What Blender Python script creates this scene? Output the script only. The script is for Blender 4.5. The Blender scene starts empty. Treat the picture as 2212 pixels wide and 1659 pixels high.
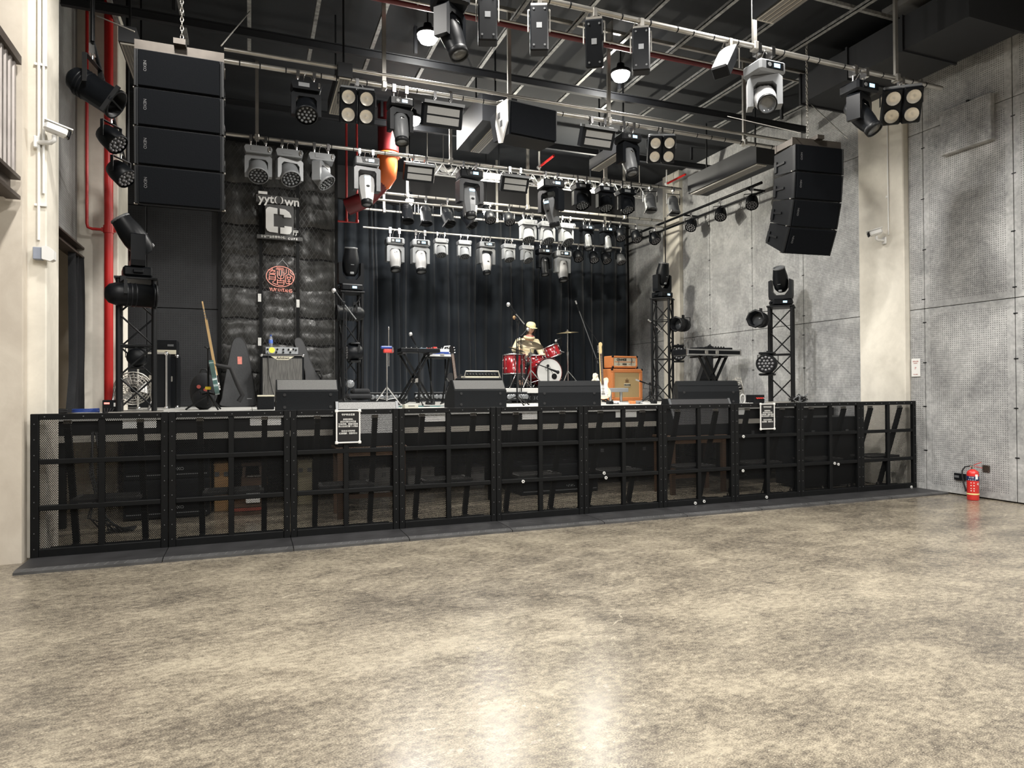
import bpy, bmesh, math, random
from mathutils import Matrix, Vector
random.seed(7)
C = bpy.context.scene.collection
sc = bpy.context.scene
PI = math.pi
# ------------------------------------------------------------------ camera
F_PX, YAW, PITCH, ROLL, EYE = 1457.46, .37057, .009561, -.005477, 1.3997
_f = Vector((math.sin(YAW)*math.cos(PITCH), math.cos(YAW)*math.cos(PITCH), math.sin(PITCH)))
_r = Vector((math.cos(YAW), -math.sin(YAW), 0)); _u = _r.cross(_f)
_r, _u = _r*math.cos(ROLL)+_u*math.sin(ROLL), _u*math.cos(ROLL)-_r*math.sin(ROLL)
cam = bpy.data.cameras.new('camera'); co = bpy.data.objects.new('camera', cam); C.objects.link(co)
cam.sensor_width = 36; cam.lens = 36*F_PX/2212; cam.clip_end = 100; cam.clip_start = .05
co.matrix_world = Matrix(((_r.x, _u.x, -_f.x, 0), (_r.y, _u.y, -_f.y, 0), (_r.z, _u.z, -_f.z, EYE), (0, 0, 0, 1)))
sc.camera = co
# ------------------------------------------------------------------ world, light, exposure
sc.view_settings.view_transform = 'Standard'; sc.view_settings.look = 'None'
sc.view_settings.gamma = 1; sc.view_settings.use_curve_mapping = False
sc.view_settings.exposure = 0.0
w = bpy.data.worlds.new('world'); sc.world = w; w.use_nodes = True
w.node_tree.nodes['Background'].inputs[0].default_value = (.55, .62, .75, 1)
w.node_tree.nodes['Background'].inputs[1].default_value = .05
cy = sc.cycles
cy.max_bounces = 6; cy.diffuse_bounces = 3; cy.glossy_bounces = 3; cy.transmission_bounces = 4; cy.transparent_max_bounces = 6
cy.caustics_reflective = False; cy.caustics_refractive = False; cy.sample_clamp_indirect = 4
def lamp(kind, loc, power, col=(1, .965, .912), size=.12, rot=(0, 0, 0), cone=2.86, blend=.5, name='house_light'):
    l = bpy.data.lights.new(name, kind); l.energy = power; l.color = col
    if kind == 'SPOT': l.spot_size = cone; l.spot_blend = blend
    if kind in ('SPOT', 'POINT'): l.shadow_soft_size = size
    if kind == 'AREA': l.shape = 'RECTANGLE'; l.size = size; l.size_y = .05
    o = bpy.data.objects.new(name, l); o.location = loc; o.rotation_euler = rot; C.objects.link(o); return o
HALL = 350
for gy in (5.4, 2.7, 0, -2.7):                       # ceiling downlights over the hall, most behind the camera
    for gx in (-.7, 2.05, 4.8, 7.45):
        lamp('SPOT', (gx, gy, 5.66), HALL, cone=2.62 if gx > 7 else 2.86, blend=.7 if gx > 7 else .5)
VIS_LAMPS = [(2.05, 8.08, 5.8), (4.8, 8.13, 5.8), (2.46, 10.65, 5.8)]
for p in VIS_LAMPS:
    lamp('SPOT', (p[0], p[1], p[2]-.17), 430, cone=2.9, name='lamp_light'); lamp('POINT', (p[0], p[1], p[2]-.2), 16, size=.06, name='lamp_light')
# ------------------------------------------------------------------ pixel helpers (photo pixel + a known depth -> a point of the room)
def ray(x, y): return _f + _r*((x-1106)/F_PX) - _u*((y-829.5)/F_PX)
def atY(x, y, Y):
    d = ray(x, y); return Vector((0, 0, EYE)) + d*(Y/d.y)
def pX(x, Y, y=850): return atY(x, y, Y).x
def pZ(x, y, Y): return atY(x, y, Y).z
# ------------------------------------------------------------------ materials
MATS = {}
def mat(name, col, rough=.5, metal=0., var=.12, scale=8., bump=0., emit=None, estr=1., alpha=None, spec=.5, trans=0., coat=0.):
    if name in MATS: return MATS[name]
    m = bpy.data.materials.new(name); m.use_nodes = True; MATS[name] = m
    nt = m.node_tree; b = nt.nodes['Principled BSDF']
    b.inputs['Roughness'].default_value = rough; b.inputs['Metallic'].default_value = metal
    b.inputs['Specular IOR Level'].default_value = spec
    if coat: b.inputs['Coat Weight'].default_value = coat
    tc = nt.nodes.new('ShaderNodeTexCoord')
    if var > 0 or bump > 0:
        n = nt.nodes.new('ShaderNodeTexNoise'); n.inputs['Scale'].default_value = scale; n.inputs['Detail'].default_value = 4
        nt.links.new(tc.outputs['Object'], n.inputs['Vector'])
        mx = nt.nodes.new('ShaderNodeMix'); mx.data_type = 'RGBA'
        mx.inputs[6].default_value = tuple(max(0, c*(1-var)) for c in col)+(1,)
        mx.inputs[7].default_value = tuple(min(1, c*(1+var)) for c in col)+(1,)
        nt.links.new(n.outputs['Fac'], mx.inputs[0]); nt.links.new(mx.outputs[2], b.inputs['Base Color'])
        if bump > 0:
            bp = nt.nodes.new('ShaderNodeBump'); bp.inputs['Strength'].default_value = bump; bp.inputs['Distance'].default_value = .01
            nt.links.new(n.outputs['Fac'], bp.inputs['Height']); nt.links.new(bp.outputs['Normal'], b.inputs['Normal'])
    else: b.inputs['Base Color'].default_value = tuple(col)+(1,)
    if emit:
        b.inputs['Emission Color'].default_value = tuple(emit)+(1,); b.inputs['Emission Strength'].default_value = estr
    if trans: b.inputs['Transmission Weight'].default_value = trans
    return m
BLK = mat('black_metal', (.005, .0058, .007), .45, 0, .3, 30, spec=.3)
BLK2 = mat('black_steel_paint', (.005, .0055, .006), .5, 0, .35, 12, spec=.2)
BPL = mat('black_plastic', (.0055, .0065, .0082), .4, 0, .2, 20, spec=.22)
GPL = mat('grey_plastic', (.12, .125, .13), .4, 0, .15, 20)
LPL = mat('light_grey_plastic', (.25, .26, .27), .42, 0, .08, 14)
WPL = mat('white_plastic', (.8, .8, .78), .4, 0, .04, 10)
CHR = mat('chrome', (.75, .75, .76), .18, 1, .06, 20)
STL = mat('galvanised_pipe', (.52, .5, .46), .38, .85, .3, 6)
ALU = mat('aluminium', (.62, .62, .61), .35, .9, .1, 20)
RUB = mat('black_rubber', (.012, .012, .013), .75, 0, .3, 40)
FAB = mat('black_cloth', (.009, .01, .012), .9, 0, .35, 60, .2)
LENS = mat('grey_lens', (.16, .17, .18), .12, 0, .15, 60, spec=.9)
DISP = mat('lit_display', (.1, .2, .3), .3, 0, 0, 1, emit=(.55, .8, 1), estr=1.6)
WOOD = mat('brown_wood', (.085, .048, .027), .5, 0, .4, 9)
ORG = mat('orange_vinyl', (.7, .25, .085), .55, 0, .12, 40, .15)
RED = mat('red_paint', (.5, .02, .018), .35, 0, .1, 6)
def nodes_of(m): return m.node_tree, m.node_tree.nodes, m.node_tree.links
def ramp(nt, fac, stops):
    r = nt.nodes.new('ShaderNodeValToRGB'); e = r.color_ramp.elements
    while len(e) < len(stops): e.new(.5)
    for k, (p, c) in enumerate(stops): e[k].position = p; e[k].color = tuple(c)+(1,)
    nt.links.new(fac, r.inputs['Fac']); return r.outputs['Color']
def noise(nt, vec, scale, detail=5, rough=.55, dist=0):
    n = nt.nodes.new('ShaderNodeTexNoise'); n.inputs['Scale'].default_value = scale; n.inputs['Detail'].default_value = detail
    n.inputs['Roughness'].default_value = rough; n.inputs['Distortion'].default_value = dist
    if vec: nt.links.new(vec, n.inputs['Vector'])
    return n.outputs['Fac']
def mth(nt, op, a, b=None, c=None):
    n = nt.nodes.new('ShaderNodeMath'); n.operation = op
    for k, x in enumerate((a, b, c)):
        if x is None: continue
        if isinstance(x, (int, float)): n.inputs[k].default_value = x
        else: nt.links.new(x, n.inputs[k])
    return n.outputs[0]
def mixc(nt, fac, a, b, mode='MIX'):
    n = nt.nodes.new('ShaderNodeMix'); n.data_type = 'RGBA'; n.blend_type = mode
    for k, x in ((0, fac), (6, a), (7, b)):
        if isinstance(x, (int, float)): n.inputs[k].default_value = x
        elif isinstance(x, tuple): n.inputs[k].default_value = x+(1,)
        else: nt.links.new(x, n.inputs[k])
    return n.outputs[2]
def floor_mat():
    m = mat('polished_concrete', (.3, .26, .2), .3, 0, 0); nt, N, L = nodes_of(m); b = N['Principled BSDF']
    tc = N.new('ShaderNodeTexCoord'); mp = N.new('ShaderNodeMapping'); mp.inputs['Rotation'].default_value = (0, 0, -.37); mp.inputs['Scale'].default_value = (.8, 1.25, 1)
    L.new(tc.outputs['Object'], mp.inputs['Vector']); v = mp.outputs['Vector']
    big = noise(nt, v, .75, 6, .6, .6); mid = noise(nt, v, 3.2, 8, .68, .5); fine = noise(nt, v, 26, 6, .7); grit = noise(nt, v, 150, 3, .7)
    s = mth(nt, 'ADD', mth(nt, 'MULTIPLY', big, .5), mth(nt, 'MULTIPLY', mid, .55))
    s = mth(nt, 'ADD', s, mth(nt, 'MULTIPLY', mth(nt, 'SUBTRACT', fine, .5), .8)); s = mth(nt, 'ADD', s, mth(nt, 'MULTIPLY', mth(nt, 'SUBTRACT', grit, .5), .95))
    col = ramp(nt, s, [(.28, (.07, .061, .05)), (.42, (.145, .125, .099)), (.54, (.24, .208, .158)), (.72, (.42, .37, .28))])
    # pale scratches and a few cracks
    w1 = N.new('ShaderNodeTexVoronoi'); w1.feature = 'DISTANCE_TO_EDGE'; w1.inputs['Scale'].default_value = .42
    dv = N.new('ShaderNodeMixRGB') if False else None
    nz = N.new('ShaderNodeTexNoise'); nz.inputs['Scale'].default_value = 2.2; nz.inputs['Detail'].default_value = 6; L.new(v, nz.inputs['Vector'])
    va = N.new('ShaderNodeVectorMath'); va.operation = 'MULTIPLY_ADD'; va.inputs[1].default_value = (.5, .5, 0); L.new(nz.outputs['Color'], va.inputs[0]); L.new(v, va.inputs[2])
    L.new(va.outputs[0], w1.inputs['Vector'])
    crack = mth(nt, 'MULTIPLY', mth(nt, 'LESS_THAN', w1.outputs['Distance'], .0022), mth(nt, 'GREATER_THAN', noise(nt, v, 1.1, 3), .62))
    col = mixc(nt, mth(nt, 'MULTIPLY', crack, .4), col, (.62, .56, .44))
    sp = mth(nt, 'GREATER_THAN', noise(nt, v, 60, 2, .5), .715)
    col = mixc(nt, mth(nt, 'MULTIPLY', sp, .7), col, (.6, .55, .44))
    L.new(col, b.inputs['Base Color'])
    L.new(mth(nt, 'ADD', mth(nt, 'MULTIPLY', mid, .24), .13), b.inputs['Roughness']); b.inputs['Specular IOR Level'].default_value = .42
    bp = N.new('ShaderNodeBump'); bp.inputs['Strength'].default_value = .12; bp.inputs['Distance'].default_value = .004
    L.new(mid, bp.inputs['Height']); L.new(bp.outputs['Normal'], b.inputs['Normal'])
    return m
def perf_mat(name, c0, c1, hole, pitch=.0272, rad=.2, rough=.7, ax=('Y', 'Z')):
    m = mat(name, c0, rough, 0, 0); nt, N, L = nodes_of(m); b = N['Principled BSDF']
    tc = N.new('ShaderNodeTexCoord'); o = N.new('ShaderNodeSeparateXYZ'); L.new(tc.outputs['Object'], o.inputs[0])
    g = N.new('ShaderNodeSeparateXYZ'); L.new(tc.outputs['Generated'], g.inputs[0])
    d = []
    for a in ax:
        fr = mth(nt, 'SUBTRACT', mth(nt, 'FRACT', mth(nt, 'DIVIDE', o.outputs[a], pitch)), .5); d.append(mth(nt, 'MULTIPLY', fr, fr))
    dot = mth(nt, 'LESS_THAN', mth(nt, 'SQRT', mth(nt, 'ADD', d[0], d[1])), rad)
    for a, mg in ((ax[0], .065), (ax[1], .035)):
        dot = mth(nt, 'MULTIPLY', dot, mth(nt, 'LESS_THAN', mth(nt, 'ABSOLUTE', mth(nt, 'SUBTRACT', g.outputs[a], .5)), .5-mg))
    ge = N.new('ShaderNodeNewGeometry')
    big = noise(nt, ge.outputs['Position'], 1.6, 6, .65, .5); fine = noise(nt, ge.outputs['Position'], 22, 4, .6)
    s = mth(nt, 'ADD', mth(nt, 'MULTIPLY', big, .5), mth(nt, 'MULTIPLY', fine, .3)); s = mth(nt, 'ADD', s, mth(nt, 'MULTIPLY', noise(nt, ge.outputs['Position'], 5.5, 6, .7, .8), .32))
    col = ramp(nt, s, [(.42, c0), (.56, tuple((x+y)/2 for x, y in zip(c0, c1))), (.68, c1)])
    col = mixc(nt, dot, col, hole); L.new(col, b.inputs['Base Color'])
    bp = N.new('ShaderNodeBump'); bp.inputs['Strength'].default_value = .25; bp.inputs['Distance'].default_value = .004; bp.invert = True
    L.new(dot, bp.inputs['Height']); L.new(bp.outputs['Normal'], b.inputs['Normal'])
    return m
def plaster(name, c0, c1, sc_=1.2):
    m = mat(name, c0, .8, 0, 0); nt, N, L = nodes_of(m); b = N['Principled BSDF']
    ge = N.new('ShaderNodeNewGeometry'); p = ge.outputs['Position']
    s = mth(nt, 'ADD', mth(nt, 'MULTIPLY', noise(nt, p, sc_, 6, .6, .8), .8), mth(nt, 'MULTIPLY', noise(nt, p, 9, 5, .6), .25))
    L.new(ramp(nt, s, [(.38, c0), (.64, c1)]), b.inputs['Base Color'])
    bp = N.new('ShaderNodeBump'); bp.inputs['Strength'].default_value = .1; bp.inputs['Distance'].default_value = .01
    L.new(noise(nt, p, 14, 6), bp.inputs['Height']); L.new(bp.outputs['Normal'], b.inputs['Normal'])
    return m
def weave(name, c0, c1, sx, sz, rough=.85):                    # grille cloth: fine vertical / horizontal threads
    m = mat(name, c0, rough, 0, 0); nt, N, L = nodes_of(m); b = N['Principled BSDF']
    tc = N.new('ShaderNodeTexCoord'); mp = N.new('ShaderNodeMapping'); mp.inputs['Scale'].default_value = (sx, sx, sz); L.new(tc.outputs['Object'], mp.inputs['Vector'])
    s = noise(nt, mp.outputs['Vector'], 1, 3, .6); L.new(ramp(nt, s, [(.35, c0), (.68, c1)]), b.inputs['Base Color'])
    return m
# ------------------------------------------------------------------ mesh builder
class MB:
    def __init__(s): s.v = []; s.f = []; s.sm = []; s.mi = []
    def add(s, vs, fs, smooth=False, mi=0, M=None):
        k = len(s.v)
        s.v += [tuple(M @ Vector(p)) if M is not None else tuple(p) for p in vs]
        for f in fs: s.f.append(tuple(i+k for i in f)); s.sm.append(smooth); s.mi.append(mi)
        return s
    def box(s, c, d, M=None, mi=0):
        x, y, z = c; a, b, h = d[0]/2, d[1]/2, d[2]/2
        vs = [(x+i*a, y+j*b, z+k*h) for k in (-1, 1) for j in (-1, 1) for i in (-1, 1)]
        return s.add(vs, [(0, 2, 3, 1), (4, 5, 7, 6), (0, 1, 5, 4), (2, 6, 7, 3), (0, 4, 6, 2), (1, 3, 7, 5)], False, mi, M)
    def cbox(s, c, d, b=.01, M=None, mi=0):                    # chamfered box
        bm = bmesh.new()
        for i in (-1, 1):
            for j in (-1, 1):
                for k in (-1, 1):
                    h = (d[0]/2, d[1]/2, d[2]/2)
                    for ax in range(3):
                        p = [c[q]+(i, j, k)[q]*(h[q]-(0 if q == ax else b)) for q in range(3)]
                        bm.verts.new(p)
        bmesh.ops.convex_hull(bm, input=bm.verts); bm.verts.index_update()
        vs = [v.co.copy() for v in bm.verts]; fs = [tuple(v.index for v in f.verts) for f in bm.faces]; bm.free()
        return s.add(vs, fs, False, mi, M)
    def bar(s, p0, p1, w, h=None, M=None, mi=0, up=(0, 0, 1)):
        p0, p1 = Vector(p0), Vector(p1); d = (p1-p0); L = d.length
        if L < 1e-6: return s
        z = d/L; u = Vector(up)
        if abs(z.dot(u)) > .98: u = Vector((0, 1, 0))
        x = u.cross(z).normalized(); y = z.cross(x); h = h or w
        R = Matrix(((x.x, y.x, z.x, p0.x), (x.y, y.y, z.y, p0.y), (x.z, y.z, z.z, p0.z), (0, 0, 0, 1)))
        return s.box((0, 0, L/2), (w, h, L), (M @ R) if M is not None else R, mi)
    def cyl(s, p0, p1, r0, r1=None, n=12, caps=True, M=None, mi=0, smooth=True):
        return s.tube([p0, p1], [r0, r0 if r1 is None else r1], n, caps=caps, M=M, mi=mi, smooth=smooth)
    def tube(s, path, r, n=8, caps=True, closed=False, M=None, mi=0, smooth=True):
        P = [Vector(p) for p in path]; m = len(P); rs = r if isinstance(r, (list, tuple)) else [r]*m
        vs = []; fs = []; x = None
        for i in range(m):
            if closed: t = P[(i+1) % m]-P[i-1]
            else: t = P[min(i+1, m-1)]-P[max(i-1, 0)]
            t = t.normalized() if t.length > 1e-9 else Vector((0, 0, 1))
            if x is None:
                x = t.orthogonal().normalized()
            else:
                x = (x-t*x.dot(t)); x = x.normalized() if x.length > 1e-6 else t.orthogonal().normalized()
            y = t.cross(x)
            vs += [P[i]+(x*math.cos(2*PI*k/n)+y*math.sin(2*PI*k/n))*rs[i] for k in range(n)]
        for i in range(m if closed else m-1):
            a, b = i*n, ((i+1) % m)*n
            fs += [(a+k, a+(k+1) % n, b+(k+1) % n, b+k) for k in range(n)]
        s.add(vs, fs, smooth, mi, M)
        if caps and not closed:
            s.add(vs[:n], [tuple(reversed(range(n)))], False, mi, M); s.add(vs[-n:], [tuple(range(n))], False, mi, M)
        return s
    def lathe(s, prof, n=16, M=None, mi=0, smooth=True):        # profile of (radius, z) about Z
        vs = []; fs = []
        for r, z in prof: vs += [(r*math.cos(2*PI*k/n), r*math.sin(2*PI*k/n), z) for k in range(n)]
        for i in range(len(prof)-1): fs += [(i*n+k, i*n+(k+1) % n, (i+1)*n+(k+1) % n, (i+1)*n+k) for k in range(n)]
        return s.add(vs, fs, smooth, mi, M)
    def ell(s, c, r, n=12, m=8, M=None, mi=0):
        vs = [(c[0], c[1], c[2]-r[2])]; fs = []
        for i in range(1, m):
            t = -PI/2+PI*i/m
            vs += [(c[0]+r[0]*math.cos(t)*math.cos(2*PI*k/n), c[1]+r[1]*math.cos(t)*math.sin(2*PI*k/n), c[2]+r[2]*math.sin(t)) for k in range(n)]
        vs.append((c[0], c[1], c[2]+r[2]))
        fs += [(0, 1+(k+1) % n, 1+k) for k in range(n)]
        for i in range(m-2): fs += [(1+i*n+k, 1+i*n+(k+1) % n, 1+(i+1)*n+(k+1) % n, 1+(i+1)*n+k) for k in range(n)]
        l = len(vs)-1; fs += [(l, 1+(m-2)*n+k, 1+(m-2)*n+(k+1) % n) for k in range(n)]
        return s.add(vs, fs, True, mi, M)
    def prism(s, pts, y0, y1, M=None, mi=0, smooth=False):      # outline in XZ pushed along Y
        n = len(pts); A = sum(pts[i][0]*pts[(i+1) % n][1]-pts[(i+1) % n][0]*pts[i][1] for i in range(n))
        if A < 0: pts = list(reversed(pts))
        vs = [(x, y0, z) for x, z in pts]+[(x, y1, z) for x, z in pts]
        s.add(vs, [(k, (k+1) % n, n+(k+1) % n, n+k)[::-1] if y1 < y0 else (k, (k+1) % n, n+(k+1) % n, n+k) for k in range(n)], smooth, mi, M)
        s.add(vs, [tuple(range(n)), tuple(range(2*n-1, n-1, -1))], False, mi, M)
        return s
    def build(s, name, m=None, parent=None, loc=None, rot=None, kind=None, label=None, cat=None, group=None):
        me = bpy.data.meshes.new(name); me.from_pydata(s.v, [], s.f)
        me.polygons.foreach_set('use_smooth', s.sm); me.polygons.foreach_set('material_index', s.mi)
        for x in (m if isinstance(m, (list, tuple)) else [m]):
            if x: me.materials.append(x)
        bm = bmesh.new(); bm.from_mesh(me); bmesh.ops.recalc_face_normals(bm, faces=bm.faces); bm.to_mesh(me); bm.free()
        return put(name, me, parent, loc, rot, kind, label, cat, group)
def put(name, me, parent=None, loc=None, rot=None, kind=None, label=None, cat=None, group=None):
    o = bpy.data.objects.new(name, me); C.objects.link(o)
    if parent: o.parent = parent
    if loc is not None: o.location = loc
    if rot is not None: o.rotation_euler = rot
    if kind: o['kind'] = kind
    if label: o['label'] = label
    if cat: o['category'] = cat
    if group: o['group'] = group
    return o
def thing(name, label, cat, loc=(0, 0, 0), rz=0., group=None):
    o = put(name, None, None, loc, (0, 0, rz), None, label, cat, group); o.empty_display_size = .1; return o
def copy_of(o, loc=None, rz=None, label=None, group=None, parent=None):
    c = o.copy(); C.objects.link(c)
    if parent: c.parent = parent
    if loc is not None: c.location = loc
    if rz is not None: c.rotation_euler = (0, 0, rz)
    if label: c['label'] = label
    if group: c['group'] = group
    for ch in KIDS.get(o.name, None) or [k for k in bpy.data.objects if k.parent == o]: copy_of(ch, parent=c)
    return c
KIDS = {}
def kids(o): return [k for k in bpy.data.objects if k.parent == o]
def text(name, body, size, m, parent, loc, rot=(PI/2, 0, 0), ext=.001, align='CENTER', sx=1., bold=0.):
    cu = bpy.data.curves.new(name, 'FONT'); cu.body = body; cu.size = size; cu.extrude = ext; cu.align_x = align; cu.align_y = 'CENTER'; cu.offset = bold
    cu.materials.append(m); o = bpy.data.objects.new(name, cu); C.objects.link(o); o.parent = parent; o.location = loc; o.rotation_euler = rot; o.scale = (sx, 1, 1)
    return o
def RZ(a): return Matrix.Rotation(a, 4, 'Z')
def RX(a): return Matrix.Rotation(a, 4, 'X')
def RY(a): return Matrix.Rotation(a, 4, 'Y')
def TR(x, y, z): return Matrix.Translation((x, y, z))
# ================================================================== the setting
XW, ZC, ZS, YS, YB = 8.635, 6.1, 1.17, 8.05, 14.3
PERF = perf_mat('perforated_grey_board', (.24, .243, .245), (.56, .562, .555), (.08, .08, .082))
PERFB = perf_mat('perforated_black_board', (.016, .017, .02), (.026, .028, .031), (.004, .004, .005), .035, .2, .6, ('X', 'Z'))
CONC = plaster('cream_plaster', (.62, .585, .51), (.78, .74, .65))
CONC2 = plaster('beige_plaster', (.56, .5, .42), (.66, .6, .51), 1.8)
DARKW = mat('dark_backing', (.03, .03, .032), .8, 0, .2, 4)
CEIL = mat('black_ceiling', (.009, .011, .014), .85, 0, .3, 3)
GREYC = plaster('grey_ceiling_paint', (.2, .2, .2), (.27, .27, .27))
def struct(name, mb, m, parent=None, **k): return mb.build(name, m, parent, kind=None if parent else 'structure', **k)
struct('floor', MB().box((1.3, 4.15, -.05), (14.9, 20.6, .1)), floor_mat())
struct('ceiling', MB().box((1.3, 4.15, ZC+.05), (14.9, 20.6, .1)), CEIL)
struct('wall_hall_back', MB().box((1.3, -6.1, 3.05), (14.9, .2, 6.1)), GREYC)
struct('wall_hall_left', MB().box((-6.1, .3, 3.05), (.2, 12.9, 6.1)), CONC2)
struct('wall_back', MB().box((3, YB+.1, 3.05), (12, .2, 6.1)), DARKW)
# right wall: backing with perforated boards, each a board of its own, joints open between them
wr = struct('wall_right', MB().box((XW+.08, 4.15, 3.05), (.1, 20.6, 6.1)), DARKW)
def board(y0, y1, z0, z1, m=PERF, parent=wr, x=XW):
    MB().cbox((.0125, (y1-y0)/2, (z1-z0)/2), (.025, y1-y0, z1-z0), .004).build('board', m, parent, (x, y0, z0))
ys = [-6, -4.2, -3.0, -1.8, -.6, .6, 1.8, 3.0, 4.2, 5.4, 6.574, 6.8]
ys2 = [7.55, 8.741, 9.97, 11.2, 12.1]; ys3 = [12.7, 13.93, 14.3]
for seq in (ys, ys2, ys3):
    for a, b in zip(seq, seq[1:]):
        for z0, z1 in ((.012, 2.489), (2.489, 4.93), (4.93, 6.1)): board(a+.005, b-.005, z0+.004, z1-.004)
bolt = MB()
for y in (4.2, 5.4, 6.574, 8.741, 9.97, 11.2):
    for z in (.55, 1.15, 1.75, 2.3, 2.62, 3.3, 4.0, 4.7): bolt.box((XW-.001, y+random.uniform(-.01, .01), z), (.004, .05, .014))
b_ = bolt.build('joint_clips', BLK, wr); b_['kind'] = 'stuff'
struct('trim_1', MB().cbox((8.72, 7.175, 3.05), (.36, .75, 6.1), .012), CONC)
struct('trim_2', MB().cbox((8.72, 12.4, 3.05), (.36, .6, 6.1), .012), CONC)
struct('trim_3', MB().box((8.0, .05, 6.06), (1.35, 12.1, .08)), GREYC)
struct('trim_4', MB().box((8.6, 5.0, 5.88), (.06, 2.4, .05)).box((8.6, 5.0, 5.78), (.04, 2.4, .03)), GPL)
# left of the stage: hall end wall, pillars, steel lintel, passage
struct('wall_left', MB().box((-3.87, 6.72, 3.05), (4.235, .14, 6.1)), CONC2)
struct('trim_5', MB().cbox((-1.79, 7.0, 3.05), (.345, .4, 6.1), .01), CONC)
PERFL = perf_mat('perforated_left_board', (.2, .2, .195), (.3, .3, .29), (.08, .08, .08))
ws = struct('wall_stage_left', MB().box((-2.0, 8.3, 4.6), (.1, 2.2, 3.0)), DARKW)
for a, b in ((7.2, 8.3), (8.3, 9.4)): board(a+.004, b-.004, 3.14, 6.1, PERFL, ws, -1.95)
struct('trim_6', MB().box((-1.92, 8.3, 3.13), (.14, 2.2, .02)).box((-1.92, 8.3, 3.02), (.14, 2.2, .02)).box((-1.94, 8.3, 3.075), (.02, 2.2, .11)), mat('brown_steel', (.07, .055, .045), .5, .5, .4, 9))
struct('trim_7', MB().cbox((-1.72, 9.75, 3.05), (.45, .7, 6.1), .01), CONC)
struct('wall_passage', MB().box((-3.3, 9, 3.05), (.1, 5, 6.1)).box((-2.6, 10.3, 3.05), (1.3, .1, 6.1)), CONC2)
# black board wall at the left of the stage
wb = struct('wall_stage_black', MB().box((-1.5, 11.9, 3.65), (2.1, .1, 4.9)), DARKW)
for k in range(2):
    for z0, z1 in ((1.18, 2.72), (2.73, 4.3), (4.31, 6.1)):
        x0, x1 = ((-2.5, -1.5), (-1.49, -.47))[k]
        MB().cbox(((x1-x0)/2, .0125, (z1-z0)/2), (x1-x0, .025, z1-z0), .004).build('board', PERFB, wb, (x0, 11.815, z0))
# balcony over the left of the hall
COR = mat('corrugated_brown_steel', (.3, .275, .26), .4, .75, .35, 5); STB = MATS['brown_steel']
bal = MB().box((-3.9, .3, 3.08), (4.1, 12.6, .16)).build('trim_8', STB, None, kind='structure')
pr = []
y = 6.6; k = 0
while y > -1:
    pr += [(y, 0), (y-.03, 0), (y-.045, .03), (y-.085, .03)] ; y -= .1
zig = MB(); pts = [(-1.8+d, yy) for yy, d in pr]
vs = [(x, yy, 3.17) for x, yy in pts]+[(x, yy, 4.1) for x, yy in pts]; n = len(pts)
zig.add(vs, [(k, k+1, n+k+1, n+k) for k in range(n-1)]); zig.build('corrugated_sheet', COR, bal)
MB().box((-1.79, .3, 4.13), (.09, 12.6, .07)).build('top_rail', STB, bal)
MB().box((-1.8, .3, 3.0), (.1, 12.6, .03)).box((-1.8, .3, 3.16), (.1, 12.6, .03)).box((-1.83, .3, 3.08), (.02, 12.6, .15)).build('edge_beam', STB, bal)
# stage platform
DECK = plaster('grey_stage_deck', (.42, .42, .4), (.52, .52, .5), 2)
st = thing('stage_platform', 'long raised stage with pale deck and black fascia behind the barriers', 'stage', (0, YS, 0))
ni = 11
for i in range(ni):
    for j in range(3):
        x0 = -1.87+i*10.44/ni; y0 = j*2.07
        MB().box((x0+10.44/ni/2, y0+1.03, ZS-.03), (10.44/ni-.006, 2.064, .06)).build('deck_panel', DECK, st)
for i in range(ni):
    x0 = -1.87+i*10.44/ni
    MB().box((x0+10.44/ni/2, .03, 1.035), (10.44/ni-.006, .02, .14)).build('fascia_board', BLK2, st)
MB().box((3.35, .04, .925), (10.44, .05, .065)).build('edge_beam', mat('pale_wood_beam', (.35, .33, .29), .7, 0, .25, 7), st)
for i in range(ni+1):
    for yy in (2.1, 4.1, 6.1) if i not in (0, 5, 11) else (.12, 2.1, 4.1, 6.1):
        x0 = min(max(-1.87+i*10.44/ni, -1.8), 8.5)
        MB().box((x0, yy, .555), (.06, .06, 1.11)).build('leg', BLK2, st)
for yy in (2.1, 4.1): MB().box((3.35, yy, 1.06), (10.4, .05, .1)).build('cross_beam', BLK2, st)
PAPER = mat('white_paper', (.82, .82, .8), .7, 0, .04, 3)
for k, (p0, p1) in enumerate([((265, 905), (338, 926)), ((540, 901), (607, 920)), ((915, 895), (965, 912)), ((1128, 890), (1163, 903)), ((1330, 886), (1375, 899)), ((1592, 883), (1612, 893))]):
    a = atY(*p0, YS+.015); b = atY(*p1, YS+.015)
    o = MB().box((0, 0, 0), (b.x-a.x, .003, .1)).build('paper_notice', PAPER, None, ((a.x+b.x)/2, YS+.0165, 1.075))
    q = ['first', 'second', 'third', 'fourth', 'fifth', 'sixth'][k]
    o['label'] = 'white paper sheet taped on the stage fascia, %s from the left wall' % q; o['category'] = 'paper'; o['group'] = 'paper sheets on the stage fascia'
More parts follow.
